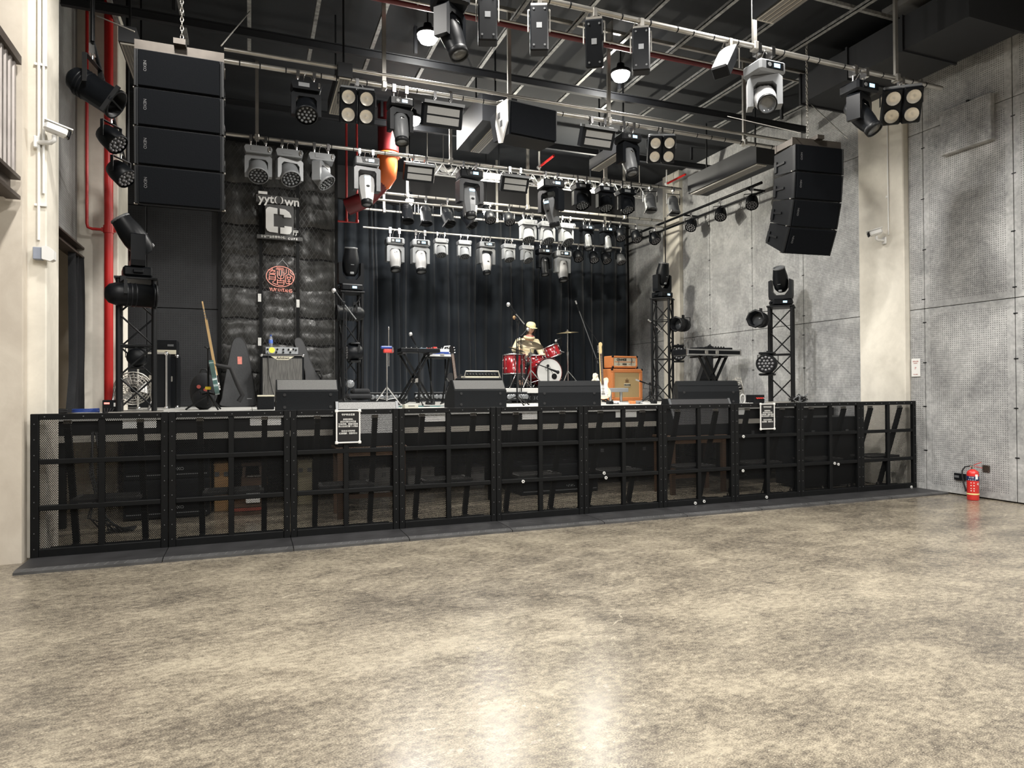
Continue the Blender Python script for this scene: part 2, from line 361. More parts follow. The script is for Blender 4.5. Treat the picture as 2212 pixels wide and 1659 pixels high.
# ceiling struts and safety net over the front of the stage
ST2 = mat('galvanised_strut_net_shade', (.3, .3, .29), .5, .3, .95, 22)  # strong speckle puts the net's shading into the strut colour
for i in range(14):
    x = -1.5+.75*i
    s = MB().box((x, 6.3, 5.9), (.045, 6.6, .02)).box((x-.02, 6.3, 5.92), (.005, 6.6, .05)).box((x+.02, 6.3, 5.92), (.005, 6.6, .05))
    s.build('strut', ST2, bpy.data.objects['ceiling'])
for yy in (4.4, 6.0, 7.5, 9.2): MB().box((3.4, yy, 5.96), (10, .04, .04)).build('strut', ST2 if yy != 7.5 else STL, bpy.data.objects['ceiling'])
def lattice(w, h, sp, t, slope=1., M=None):                    # chain-link wires clipped to a w x h rectangle (X, Z)
    mb = MB(); s = slope
    k = -h/s
    while k < w:
        a = max(0, k); b = min(w, k+h/s)
        if b-a > 1e-3:
            mb.bar((a, 0, (a-k)*s), (b, 0, (b-k)*s), t, M=M, up=(0, 1, 0)); mb.bar((w-a, 0, (a-k)*s), (w-b, 0, (b-k)*s), t, M=M, up=(0, 1, 0))
        k += sp
    return mb
net = lattice(10, 6.4, .13, .009, 1.).build('safety_net', BLK, None, (-1.6, 3.2, 5.72), (-PI/2, 0, 0))
net.rotation_euler = (-PI/2, 0, 0); net.location = (-1.6, 3.2, 5.72); net.scale = (1, 1, -1)
net['label'] = 'black diamond safety net stretched under the ceiling struts'; net['category'] = 'net'; net['kind'] = 'stuff'
# padded chain-link partition
pw = thing('padded_partition', 'tall partition padded with black quilted sheeting behind chain-link mesh', 'partition', (-.45, 11.8, ZS))
PAD = mat('black_quilted_vinyl', (.05, .05, .048), .36, 0, .4, 5, .0, spec=.7)
W_, H_ = 1.83, 4.35
cols = [(0, .62), (.62, 1.2), (1.2, W_)]; rows = [0, .5, .98, 1.42, 1.9, 2.45, 2.95, 3.6, H_]
def pad(x0, x1, z0, z1, sd):
    rnd = random.Random(sd); mb = MB(); nx, nz = 12, 10; vs = []
    f1, f2, f3 = rnd.uniform(5, 14), rnd.uniform(4, 12), rnd.uniform(0, 6)
    for j in range(nz+1):
        for i in range(nx+1):
            u, v = i/nx, j/nz; e = min(1, min(u, 1-u)*7)*min(1, min(v, 1-v)*7)
            d = .045*e*(.6+.4*math.sin(f1*u+f2*v+f3)*math.cos(f2*u-5*v)) + .012*e*rnd.uniform(-1, 1)
            vs.append((x0+(x1-x0)*u, .09-d, z0+(z1-z0)*v+(.01*math.sin(9*u+sd))))
    mb.add(vs, [(j*(nx+1)+i, j*(nx+1)+i+1, (j+1)*(nx+1)+i+1, (j+1)*(nx+1)+i) for j in range(nz) for i in range(nx)], True)
    return mb
sd = 0
for a, b in cols:
    for z0, z1 in zip(rows, rows[1:]):
        sd += 1; o_ = .03*(sd % 3)
        pad(a+.004, b-.004, z0+.004+(o_ if z0 > 0 else 0), z1-.004+(o_ if z1 < H_ else 0), sd).build('quilted_pad', PAD, pw)
MB().box((W_/2, .12, H_/2), (W_, .02, H_)).build('backing', DARKW, pw)
for x in (.0, .62, 1.2, W_):
    MB().box((x, -.0, H_/2), (.045, .045, H_)).build('post', BLK2, pw)
MB().box((W_/2, 0, H_-.02), (W_, .04, .04)).build('rail', BLK2, pw)
lattice(W_, H_, .078, .0045, 1.6).build('chain_link_mesh', mat('dark_wire', (.09, .09, .09), .4, .6, .3, 30), pw, (0, .012, 0), kind='stuff')
TAPE = mat('silver_tape', (.75, .75, .72), .4, .3, .3, 30)
for x, z in ((.6, 1.77), (.6, 1.05), (1.2, 1.7), (1.2, 1.03)): MB().box((x, -.026, z), (.05, .006, .13)).build('tape_patch', TAPE, pw)
# back curtain: one cloth, deep pleats
VEL = mat('black_velvet', (.011, .016, .023), .75, 0, .25, 3, 0, spec=.3); VEL.node_tree.nodes['Principled BSDF'].inputs['Sheen Weight'].default_value = .25
def drape(x0, x1, z0, z1, nf, amp, sd, splay=0.):
    rnd = random.Random(sd); mb = MB(); n = nf*10; m = 8; vs = []
    ph = [rnd.uniform(.35, 1.7) for _ in range(nf+2)]; cum = [0]
    for p in ph: cum.append(cum[-1]+p)
    tot = cum[nf]
    for j in range(m+1):
        v = j/m
        for i in range(n+1):
            q = i/10; k = int(min(q, nf-1e-6)); u = (cum[k]+ph[k]*(q-k))/tot
            a = amp*(.35+.65*ph[k]/1.5)*(1+.25*math.sin(2.1*k+3*v))
            y = -a*abs(math.sin(PI*q))**.8
            xx = x0+(x1-x0)*u+.02*math.sin(5*v+k); 
            if splay: xx = (x0+x1)/2+(xx-(x0+x1)/2)*(1+splay*max(0, .25-v)*4)
            vs.append((xx, y, z0+(z1-z0)*v))
    mb.add(vs, [(j*(n+1)+i, j*(n+1)+i+1, (j+1)*(n+1)+i+1, (j+1)*(n+1)+i) for j in range(m) for i in range(n)], True)
    return mb
o = drape(1.2, 8.45, ZS+.005, 5.3, 31, .12, 3).build('stage_curtain', VEL, None, (0, 14.1, 0)); o['label'] = 'long black pleated velvet curtain hanging across the back of the stage'; o['category'] = 'curtain'
MB().cyl((1.2, .0, 5.33), (8.5, .0, 5.33), .024).build('curtain_rail', BLK2, o)
o = drape(0, .46, ZS+.005, 3.02, 5, .08, 9, .55).build('doorway_curtain', FAB, None, (-1.93, 9.0, 0), (0, 0, PI/2)); o['label'] = 'short black curtain gathered in the stage doorway under the steel lintel'; o['category'] = 'curtain'
# ================================================================== crowd barriers
PW, BX, BY, BZ = 1.0286, -1.7013, 6.676, .025
def perf_mesh():
    px, rz, a, b = .0147, .0101, .0053, .0041; vs = []; fs = []
    W, H = PW-.05, 1.13; nz = int(H/rz); nx = int(W/px)
    for j in range(nz):
        off = (j % 2)*px/2
        for i in range(nx):
            cx, cz = .03+px*(i+.5)+off, .05+rz*(j+.5); k = len(vs)
            for x, z in ((.5, .5), (0, .5), (-.5, .5), (-.5, -.5), (0, -.5), (.5, -.5)): vs.append((cx+x*px, 0, cz+z*rz))
            for t in (30, 90, 150, 210, 270, 330): vs.append((cx+a*math.cos(math.radians(t)), 0, cz+b*math.sin(math.radians(t))))
            fs += [(k+q, k+(q+1) % 6, k+6+(q+1) % 6, k+6+q) for q in range(6)]
    me = bpy.data.meshes.new('perforated_sheet'); me.from_pydata(vs, [], fs); me.materials.append(BLK2); return me
TREAD = mat('worn_black_tread_plate', (.034, .034, .036), .5, 0, .55, 5, .15)
FEAT = ['against the left pillar', 'second from the left pillar', 'third from the left pillar', 'fourth from the left pillar', 'fifth from the left pillar', 'sixth from the left pillar', 'seventh from the left pillar', 'third from the right wall', 'second from the right wall', 'against the right wall']
SM = perf_mesh()
bt = thing('crowd_barrier', 'x', 'barrier', (BX, BY, 0), 0, 'crowd barriers in front of the stage')
w_, zt = PW-.004, BZ+1.2
def part(name, m, build, parent=bt, **k):
    mb = MB(); build(mb); return mb.build(name, m, parent, **k)
for x in (.0285, w_-.0285): part('side_post', BLK2, lambda q: q.cbox((x, .02, (BZ+zt)/2), (.057, .05, zt-BZ), .004))
part('centre_post', BLK2, lambda q: q.cbox((.512, .022, (BZ+zt)/2), (.05, .04, zt-BZ-.1), .004))
for z, h in ((zt-.0255, .051), (.822, .042), (.436, .042), (BZ+.035, .07)):
    part('rail', BLK2, lambda q: q.cbox((w_/2, .021, z), (w_-.115, .042, h), .004))
sh = put('perforated_sheet', SM, bt, (0, .048, BZ)); sh['kind'] = 'stuff'
for x in (.25, .8):
    part('brace', BLK2, lambda q: q.bar((x, .06, 1.14), (x, .40, .06), .045, .05, up=(1, 0, 0)))
    part('foot_bar', BLK2, lambda q: q.box((x, .24, .045), (.045, .4, .03)))
    part('bracket', STL, lambda q: q.box((x, .07, 1.15), (.06, .03, .03)).box((x, .4, .05), (.05, .03, .06)))
part('back_bar', BLK2, lambda q: q.box((w_/2, .27, .045), (w_-.1, .04, .03)))
STEP = mat('scuffed_step_steel', (.07, .07, .07), .45, .4, .3, 20)
def step(q):
    q.box((.53, .08, .47), (.52, .02, .025)).box((.53, .41, .47), (.52, .02, .025)).box((.285, .245, .47), (.04, .33, .025)).box((.775, .245, .47), (.04, .33, .025))
part('step_frame', STEP, step)
for y in (.16, .245, .33): part('step_slat', STEP, lambda q: q.box((.53, y, .47), (.46, .016, .02)))
part('tread_plate', TREAD, lambda q: q.add([(.003, -.455, 0), (.003, -.455, .02), (.003, -.38, .03), (.003, .3, .03), (.003, .3, 0)]+[(PW-.003, y, z) for y, z in ((-.455, 0), (-.455, .02), (-.38, .03), (.3, .03), (.3, 0))],
     [(0, 1, 6, 5), (1, 2, 7, 6), (2, 3, 8, 7), (3, 4, 9, 8), (4, 3, 2, 1, 0), (5, 6, 7, 8, 9), (0, 5, 9, 4)]))
def ribs(q):
    for k in range(14): q.bar((.05+k*.07, -.445, .0222), (.075+k*.07, -.39, .0297), .006, .005)
part('tread_rib', mat('worn_tread_rib', (.13, .13, .128), .5, 0, .3, 20), ribs, kind='stuff')
part('nosing', mat('worn_nosing', (.075, .075, .076), .5, 0, .6, 6), lambda q: q.add([(.004, -.4558, .0), (.004, -.4558, .0205), (.004, -.38, .0306), (PW-.004, -.4558, .0), (PW-.004, -.4558, .0205), (PW-.004, -.38, .0306)], [(0, 1, 4, 3), (1, 2, 5, 4)]))
def rivets(q):
    for k in range(9):
        for xx in (.028, w_-.028): q.cyl((xx, -.0, .1+k*.13), (xx, -.008, .1+k*.13), .006, .004, 6)
    for k in range(7): q.cyl((.1+k*.14, 0, zt-.025), (.1+k*.14, -.008, zt-.025), .006, .004, 6)
part('rivet', GPL, rivets, kind='stuff')
bars = [bt]
for k in range(1, 10): bars.append(copy_of(bt, (BX+k*PW, BY, 0)))
for k, o in enumerate(bars): o['label'] = 'black perforated steel crowd barrier panel, ' + FEAT[k]
# white star knobs on the barriers
for px, py in ((1130, 1040), (1305, 1022), (1309, 1032), (1502, 1087), (1521, 1083), (1606, 943), (1605, 1017), (1656, 1074), (1803, 1001), (1811, 1003), (1969, 1052)):
    p = atY(px, py, BY-.012); k = min(9, max(0, int((p.x-BX)/PW))); q = MB()
    for t in range(3):
        a = t*PI/3; q.box((0, 0, 0), (.034, .012, .01), RY(a))
    q.build('star_knob', WPL, bars[k], (p.x-BX-k*PW, -.012, p.z))
# tread extension by the right wall is part of the last barrier; notices hung on the barriers
NB = mat('black_notice_card', (.012, .012, .013), .35, 0, .1, 5); WTXT = mat('white_print', (.85, .85, .82), .6, 0, 0)
def notice(px0, py0, px1, py1, tilt, lab):
    a = atY(px0, py0, BY-.02); b = atY(px1, py1, BY-.02); W = b.x-a.x; H = a.z-b.z
    t = thing('safety_notice', lab, 'notice', ((a.x+b.x)/2, BY-.014, (a.z+b.z)/2), 0, 'safety notices on the barriers'); t.rotation_euler = (0, tilt, 0)
    MB().box((0, 0, 0), (W, .008, H)).build('card', NB, t)
    for x in (-W/2, W/2): MB().cbox((x, -.004, 0), (.014, .014, H), .003).build('frame_strip', WPL, t)
    for z in (-H/2, H/2): MB().cbox((0, -.004, z), (W, .014, .014), .003).build('frame_strip', WPL, t)
    for x in (-W/2, W/2):
        for z in (-H/2, H/2): MB().cbox((x, -.006, z), (.03, .018, .03), .006, RY(0)).build('corner_clip', WPL, t)
    for s, z, sz in (('守护安全通道', .38, .029), ('亲爱的朋友,', .23, .026), ('此区域是生命通道', .155, .026), ('为免绊倒、踩踏与隐患', .08, .026), ('禁止在此放置个人物品', .01, .026), ('场务处可供使用', -.14, .026), ('感谢理解、祝您尽兴!', -.215, .026)):
        text('printed_line', s, sz*.72, WTXT, t, (0, -.0055, z*H), ext=.0004, bold=.0002)
notice(727, 888, 777, 955, .0, 'black notice card in white frame on the third barrier, left of the two')
notice(1643, 873, 1673, 926, .0, 'black notice card in white frame, right of the two on the barriers')
# ================================================================== line arrays
GRL = mat('black_speaker_grille', (.0035, .0042, .0055), .8, 0, .2, 90, .15, spec=.08)
RIG = mat('rigging_steel', (.075, .065, .055), .5, .5, .35, 9)
LOGO = mat('grey_logo', (.11, .11, .115), .5, 0, 0)
def line_array(x, y, z, rz, tilts, lab):
    y -= .21; t = thing('line_array_speaker', lab, 'speaker', (x, y, z), rz, 'flown line arrays')
    oz = 0; oy = 0; W, H, D = .70, .345, .42; cum = 0
    for k, a in enumerate(tilts):
        cum += math.radians(a); M = TR(0, oy, oz) @ RX(cum)
        Mr = M.to_euler(); L = M.translation
        prof = [(.0, 0), (D, -.02), (D, -H+.06), (.0, -H+.006)]
        c = MB(); pts = [(yy, zz) for yy, zz in prof]
        c.add([(sx*W/2, yy, zz) for sx in (-1, 1) for yy, zz in pts], [(0, 1, 2, 3), (7, 6, 5, 4)]+[(q, (q+1) % 4, 4+(q+1) % 4, 4+q) for q in range(4)])
        cab = c.build('cabinet', BPL, t, L, Mr)
        MB().cbox((0, -.012, -H/2), (W-.03, .024, H-.022), .006).build('grille', GRL, cab)
        for sx in (-1, 1): MB().cbox((sx*(W/2+.008), .01, -H/2), (.022, .05, H-.012), .004).build('side_rail', BLK, cab)
        for sx in (-1, 1): (MB().box((sx*(W/2+.008), D-.12, -H/2), (.014, .2, .028)).box((sx*(W/2+.01), D-.04, -H/2-.02), (.014, .05, .14)).build('rigging_link', BLK, cab), MB().cyl((sx*(W/2), .04, -H+.01), (sx*(W/2+.03), .04, -H+.01), .009, n=8).build('locking_pin', STL, cab))
        text('logo', 'NEXO', .035, LOGO, cab, (-W/2+.07, -.0255, -H*.45), (PI/2, PI/2, 0))
        oy += H*math.sin(cum); oz -= H*math.cos(cum)
    MB().box((0, .05, .05), (W+.04, .03, .1)).box((0, .37, .05), (W+.04, .03, .1)).box((-W/2, .21, .05), (.03, .34, .08)).box((W/2, .21, .05), (.03, .34, .08)).box((0, .26, .11), (.1, .6, .05)).build('rigging_frame', RIG, t)
    ch = MB()
    zz = .14
    k = 0
    while zz < ZC-z-.1:
        ch.tube([(.014*math.cos(q*PI/3)*(k % 2), .21+.014*math.cos(q*PI/3)*((k+1) % 2), zz+.028*math.sin(q*PI/3)) for q in range(6)], .005, 5, closed=True, M=None); zz += .042; k += 1
    ch.build('chain', STL, t, kind='stuff')
    s = MB(); s.cyl((W/2, -.1, .1), (W/2+.25, .9, 1.0), .006, n=6); s.build('sling_wire', STL, t)
    s = MB(); s.cyl((-W/2, -.1, .1), (-W/2-.45, .8, .62), .006, n=6); s.build('sling_wire', STL, t)
    return t
line_array(-.59, 7.0, 4.47, 0, (0, 1, 1.5, 2), 'tall black four-box line array speaker hanging at the left of the stage')
line_array(6.79, 6.8, 4.5, -.1, (1, 5, 8, 9), 'curved black four-box line array speaker hanging before the grey right wall')
# ================================================================== lighting pipes
def pipe(y, x0, x1, z, r, lab, extra=None, drops=()):
    t = thing('lighting_pipe', lab, 'pipe', (0, y, z), 0, 'lighting pipes under the ceiling')
    MB().cyl((x0, 0, 0), (x1, 0, 0), r, n=14).build('tube', STL, t)
    if extra is not None: MB().cyl((x0, 0, extra), (x1, 0, extra), r*.8, n=12).build('tube', STL, t)
    for dx in drops:
        MB().box((dx, 0, (ZC-z)/2+.02), (.045, .03, ZC-z-.04)).build('hanger', STL, t)
        MB().cbox((dx, 0, .0), (.06, .09, .09), .01).build('clamp', STL, t)
    tp = MB(); rr = random.Random(int(y*10))
    for k in range(int((x1-x0)/.28)):
        xx = x0+.1+k*.28+rr.uniform(-.08, .08); tp.cyl((xx, 0, 0), (xx+.012, 0, 0), r+.003, n=10)
    tp.build('tape_band', BPL, t, kind='stuff'); return t
pipe(7.76, -.25, 7.9, 4.925, .027, 'long grey pipe pair hung over the stage front, carrying the speaker and blinders', .125, (1.45, 3.0, 4.4, 6.6))
pipe(5.65, 2.4, 7.75, 5.0, .027, 'bare steel lighting pipe nearest the hall, ending by the right wall', None, (4.95, 7.0))
pipe(10.2, -.36, 7.25, 5.01, .027, 'pale steel pipe over the middle of the stage, carrying the wash lights', None, (.1, 2.95, 5.7))
pipe(11.75, 1.9, 7.9, 4.86, .024, 'dark lighting pipe over the drum riser, carrying cans', -.125, (2.6, 4.9, 7.0))
pipe(12.9, 2.0, 7.6, 4.86, .024, 'rearmost lighting pipe close to the black back curtain', -.35, (2.4, 4.7, 7.2))
t = thing('side_pipe', 'black lighting pipe running along the grey right wall', 'pipe', (8.28, 9.3, 4.98))
MB().cyl((0, 0, 0), (0, 4.6, 0), .025, n=12).cyl((0, 0, -.16), (0, 4.6, -.16), .02, n=10).build('tube', BLK, t)
for yy in (.3, 2.2, 4.2): MB().box((.15, yy, -.03), (.36, .03, .03)).build('wall_bracket', BLK, t)
# ================================================================== stage lights
PRO = {}
HWH = mat('white_lamp_housing', (.5, .5, .5), .4, 0, .05, 8)
def hooks(q, sp=.09):
    for x in (-sp, sp): q.box((x, 0, -.015), (.035, .075, .085)).cyl((x, 0, -.05), (x, 0, -.13), .012, n=6)
def loop_wire(q, sp=.12, d=.16):
    q.tube([(sp*.2+.05*math.cos(a), .03*math.sin(a*2), -.05+.075*math.sin(a)-.02) for a in [k*PI/6 for k in range(10)]], .004, 5)
def yoke_shape(w, h, arm, th):
    o = [(-w/2, -h), (-w/2, -.03), (-w/2+.03, 0), (w/2-.03, 0), (w/2, -.03), (w/2, -h), (w/2-arm, -h), (w/2-arm, -.09), (w/2-arm-.03, -.055), (-w/2+arm+.03, -.055), (-w/2+arm, -.09), (-w/2+arm, -h)]
    return o
def make_wash(body, name='wash_light'):
    t = thing(name, 'x', 'stage light')
    q = MB(); hooks(q); loop_wire(q); q.build('clamp', CHR, t)
    q = MB(); q.prism([(-.15, -.13), (.15, -.13), (.17, -.16), (.15, -.225), (-.15, -.225), (-.17, -.16)], -.11, .11); b = q.build('base', BPL if body is BPL else body, t)
    MB().box((-.03, -.112, -.175), (.12, .004, .045)).build('control_panel', LPL, b)
    MB().cbox((.135, -.115, -.17), (.03, .03, .06), .008).build('latch', CHR, b)
    MB().prism(yoke_shape(.33, .27, .05, .1), -.055, .055).build('yoke', body, t, (0, 0, -.23))
    h = MB().lathe([(0, .1), (.08, .1), (.1, .085), (.118, .06), (.122, 0), (.12, -.09), (.127, -.1), (.127, -.125), (.118, -.128)], 20).build('head', body, t, (0, 0, -.41))
    MB().lathe([(.118, -.1), (0, -.1)], 20).build('face', BLK, h)
    ln = MB()
    for r, n in ((0, 1), (.046, 6), (.09, 12)):
        for k in range(n):
            a = 2*PI*k/n; ln.lathe([(.0185, -.1), (.0165, -.115), (.009, -.121), (0, -.123)], 8, TR(r*math.cos(a), r*math.sin(a), 0))
    ln.build('lens_cluster', LENS, h)
    fin = MB()
    for k in range(14):
        a = PI*k/13; fin.box((.1*math.cos(a), .1*math.sin(a), .075), (.008, .03, .05), None)
    fin.build('cooling_fin', BLK, h, kind='stuff')
    return t
def make_spot(body, head, name='spot_light', s=1.):
    t = thing(name, 'x', 'stage light')
    q = MB(); hooks(q, .07); loop_wire(q); q.build('clamp', CHR, t)
    q = MB(); q.cbox((0, 0, -.18), (.27, .22, .1), .018); b = q.build('base', body, t)
    MB().box((.01, -.112, -.18), (.17, .006, .06)).build('control_panel', BLK, b); MB().box((.03, -.116, -.18), (.06, .004, .032)).build('display', DISP, b)
    MB().cyl((-.045, -.11, -.18), (-.045, -.118, -.18), .018, n=10).build('knob', LPL, b)
    MB().prism(yoke_shape(.27, .25, .045, .1), -.06, .06).build('yoke', body, t, (0, 0, -.235))
    h = MB().lathe([(0, .15), (.05, .148), (.08, .12), (.092, .05), (.09, -.05), (.082, -.13), (.07, -.19), (.072, -.2), (.072, -.225), (.062, -.228)], 20).build('head', head, t, (0, 0, -.40))
    MB().lathe([(.063, -.222), (.058, -.205), (.03, -.2), (0, -.199)], 16).build('lens', LENS, h)
    MB().lathe([(.0735, -.185), (.0765, -.19), (.0765, -.235), (.066, -.236), (.066, -.185)], 18).build('lens_ring', BLK, h)
    MB().ell((0, -.088, .03), (.028, .006, .018), 10, 6).build('badge', CHR, h)
    return t
def make_big(body, head, name='beam_light'):
    t = thing(name, 'x', 'stage light')
    q = MB(); hooks(q, .11); loop_wire(q); q.build('clamp', CHR, t)
    b = MB().cbox((0, 0, -.2), (.4, .3, .14), .02).build('base', body, t)
    MB().prism([(-.1, -.155), (.19, -.155), (.17, -.235), (-.08, -.235)], -.156, -.148).build('control_panel', BLK, b); MB().box((.06, -.16, -.195), (.09, .004, .045)).build('display', DISP, b)
    MB().cyl((-.02, -.15, -.195), (-.02, -.162, -.195), .022, n=12).build('knob', LPL, b)
    MB().prism(yoke_shape(.44, .38, .07, .1), -.09, .09).build('yoke', body, t, (0, 0, -.285))
    h = MB(); prof = [(.0, .16), (.1, .16), (.125, .12), (.13, .0), (.115, -.14), (.095, -.26)]
    for sx, sy in ((1, .95),):
        vs = []; n = 8
        for r, z in prof: vs += [(r*1.06*math.cos(2*PI*k/n+PI/8), r*math.sin(2*PI*k/n+PI/8), z) for k in range(n)]
        h.add(vs, [(i*n+k, i*n+(k+1) % n, (i+1)*n+(k+1) % n, (i+1)*n+k) for i in range(len(prof)-1) for k in range(n)])
    hd = h.build('head', head, t, (0, 0, -.58))
    MB().lathe([(.09, -.25), (.098, -.27), (.095, -.33), (.08, -.345), (.074, -.3), (0, -.295)], 18).build('lens_ring', BLK, hd)
    MB().lathe([(.07, -.325), (.05, -.345), (0, -.352)], 16).build('lens', LENS, hd)
    MB().cbox((0, -.12, .1), (.1, .02, .04), .006).build('display', DISP, hd); MB().ell((0, -.121, -.05), (.03, .006, .018), 10, 6).build('badge', BLK, hd)
    return t
def can_profile(R, L): return [(0, L*.5), (R*.45, L*.5), (R*.8, L*.42), (R, L*.25), (R, -L*.5), (R*1.1, -L*.5), (R*1.1, -L*.56), (R*.92, -L*.56), (R*.9, -L*.1), (0, -L*.1)]
def bracket(t, w, d, m=BLK):
    q = MB(); q.box((0, 0, -.015), (.035, .06, .075)).cyl((0, 0, -.05), (0, 0, -.1), .01, n=6); q.build('clamp', CHR, t)
    MB().box((0, 0, -.1), (w, .03, .006)).box((-w/2, 0, -.1-d/2), (.006, .03, d)).box((w/2, 0, -.1-d/2), (.006, .03, d)).build('yoke', m, t)
def make_can(body):
    t = thing('par_can', 'x', 'stage light'); bracket(t, .27, .2)
    h = MB().lathe(can_profile(.1, .34), 18).build('head', body, t, (0, 0, -.3))
    for z in (.03, .055, .08): MB().lathe([(.101, z), (.105, z+.006), (.101, z+.012)], 18).build('rib', body, h)
    MB().lathe([(.088, -.06), (.05, -.09), (0, -.1)], 16).build('lens', LENS, h)
    MB().box((0, 0, -.182), (.21, .012, .02)).box((-.1, 0, -.178), (.015, .21, .03)).build('gel_frame', BLK, h)
    return t
def make_led(body):
    t = thing('led_par', 'x', 'stage light'); bracket(t, .25, .15)
    h = MB().lathe([(0, .12), (.06, .12), (.085, .1), (.1, .04), (.105, -.09), (.098, -.095)], 18).build('head', body, t, (0, 0, -.24))
    MB().lathe([(.098, -.075), (0, -.075)], 18).build('face', BLK, h)
    ln = MB(); wm = mat('pale_led_lens', (.2, .2, .21), .2, 0, .1, 40)
    for r, n in ((.035, 6), (.074, 12)):
        for k in range(n):
            a = 2*PI*k/n; ln.lathe([(.0155, -.075), (.013, -.088), (0, -.092)], 7, TR(r*math.cos(a), r*math.sin(a), 0))
    ln.build('lens_cluster', wm, h)
    return t
WARM = mat('warm_reflector', (.62, .58, .5), .25, .6, .12, 60)
def make_blinder():
    t = thing('audience_blinder', 'x', 'stage light')
    q = MB(); q.box((0, 0, -.015), (.035, .07, .08)).cyl((0, 0, -.05), (0, 0, -.14), .012, n=6); loop_wire(q); q.build('clamp', CHR, t)
    MB().box((0, 0, -.14), (.4, .03, .008)).box((-.2, 0, -.2), (.008, .03, .12)).box((.2, 0, -.2), (.008, .03, .12)).build('yoke', BLK, t)
    h = MB(); h.cbox((-.095, 0, -.0), (.18, .11, .36), .012).cbox((.095, 0, 0), (.18, .11, .36), .012); hd = h.build('head', BPL, t, (0, 0, -.27))
    MB().cbox((.0, .02, .185), (.36, .05, .03), .008).build('top_handle', LPL, hd)
    for x in (-.095, .095):
        for z in (-.088, .088):
            MB().lathe([(.074, 0), (.078, .012), (.07, .014), (.068, .004)], 18, TR(x, -.055, z) @ RX(PI/2)).build('lamp_ring', BLK, hd)
            MB().lathe([(.069, .008), (.045, -.0), (.02, -.002), (0, .004)], 18, TR(x, -.059, z) @ RX(PI/2)).build('lamp', WARM, hd)
    return t
def make_flood():
    t = thing('led_flood', 'x', 'stage light')
    for hx in (-.1, .1): MB().box((hx, 0, -.015), (.035, .075, .085)).cyl((hx, 0, -.05), (hx, 0, -.13), .012, n=6).build('clamp', CHR, t)
    MB().box((0, 0, -.13), (.46, .02, .01)).box((-.23, 0, -.17), (.012, .02, .09)).box((.23, 0, -.17), (.012, .02, .09)).build('yoke', BLK, t)
    h = MB().cbox((0, 0, -.09), (.5, .12, .26), .012).build('head', BPL, t, (0, 0, -.16))
    MB().prism([(-.25, .04), (.25, .04), (.25, .075), (-.25, .075)], -.1, .06).build('top_hood', LPL, h)
    pm = mat('grey_diffuser_panel', (.3, .3, .29), .35, 0, .1, 60)
    for z in (-.035, -.14): MB().box((0, -.061, z), (.4, .006, .085)).build('diffuser', pm, h)
    return t
def make_panel():
    t = thing('panel_light', 'x', 'stage light')
    q = MB(); q.box((0, 0, -.015), (.035, .07, .08)); q.tube([(-.05, 0, .02), (-.07, .02, -.06), (-.02, .0, -.1), (.03, .02, -.06), (.06, 0, .03), (.08, 0, -.07)], .006, 6); q.build('clamp', STL, t)
    MB().box((0, .0, -.1), (.2, .02, .01)).box((-.1, 0, -.2), (.01, .02, .2)).box((.1, 0, -.2), (.01, .02, .2)).build('yoke', STL, t)
    h = MB().cbox((0, 0, -.17), (.17, .13, .42), .012).build('head', BPL, t, (0, 0, -.12))
    MB().box((0, -.066, -.15), (.05, .003, .05)).build('label_sticker', LPL, h); MB().box((0, 0, .05), (.15, .1, .02)).build('top_plate', STL, h)
    q = MB()
    for x in (-.05, .05):
        for z in (-.33, .0): q.cyl((x, -.064, z), (x, -.07, z), .01, n=8)
    q.build('screw', GPL, h)
    MB().box((0, .066, -.17), (.15, .003, .38)).build('diffuser', mat('white_diffuser', (.75, .75, .75), .4, 0, .05), h)
    return t
MK = {'wash': lambda: make_wash(BPL), 'washg': lambda: make_wash(LPL), 'spot': lambda: make_spot(BPL, GPL), 'spotg': lambda: make_spot(LPL, HWH), 'spotd': lambda: make_spot(BPL, BPL),
      'bigw': lambda: make_big(GPL, HWH), 'bigb': lambda: make_big(BPL, GPL), 'can': lambda: make_can(BPL), 'cang': lambda: make_can(GPL), 'led': lambda: make_led(BPL), 'ledg': lambda: make_led(GPL), 'blinder': make_blinder, 'flood': make_flood, 'panel': make_panel}
GR = {'wash': 'wash moving heads', 'washg': 'wash moving heads', 'spot': 'spot moving heads', 'spotg': 'spot moving heads', 'spotd': 'spot moving heads', 'bigw': 'large beam moving heads', 'bigb': 'large beam moving heads', 'can': 'par cans', 'cang': 'par cans', 'led': 'LED par lights', 'ledg': 'LED par lights', 'blinder': 'four-lamp blinders', 'flood': 'LED floods', 'panel': 'slim panel lights'}
def light(kind, x, y, z, tilt, pan, lab, s=1.):
    """tilt: degrees the head leans from straight down towards the hall; pan: degrees about the vertical"""
    if kind not in PRO:
        t = MK[kind](); PRO[kind] = t; t.location = (x, y, z)
    else: t = copy_of(PRO[kind], (x, y, z))
    t['label'] = lab; t['group'] = GR[kind]
    if s != 1: t.scale = (s, s, s)
    for c in kids(t):
        nm = c.name.split('.')[0]
        if nm == 'yoke': c.rotation_euler = (0, 0, math.radians(pan))
        if nm == 'head': c.rotation_euler = (math.radians(tilt if kind in ('blinder', 'flood', 'panel') else -tilt), 0, math.radians(pan))
    return t
def LP(kind, px, y, z, tilt, pan, lab, s=1., row=None):
    return light(kind, atY(px, row, y).x, y, z, tilt, pan, lab, s)
zA = 4.92
LP('wash', 661, 7.76, zA, 36, 0, 'black wash moving head with honeycomb lens, leftmost on the pipe with the fill speaker', .96, 160)
LP('blinder', 771, 7.76, zA, 22, -4, 'four-lamp blinder on the left half of the pipe with the fill speaker', 1.05, 178)
LP('spot', 864, 7.76, zA, 15, 8, 'black spot moving head with white control panel beside a bright ceiling lamp', 1.05, 200)
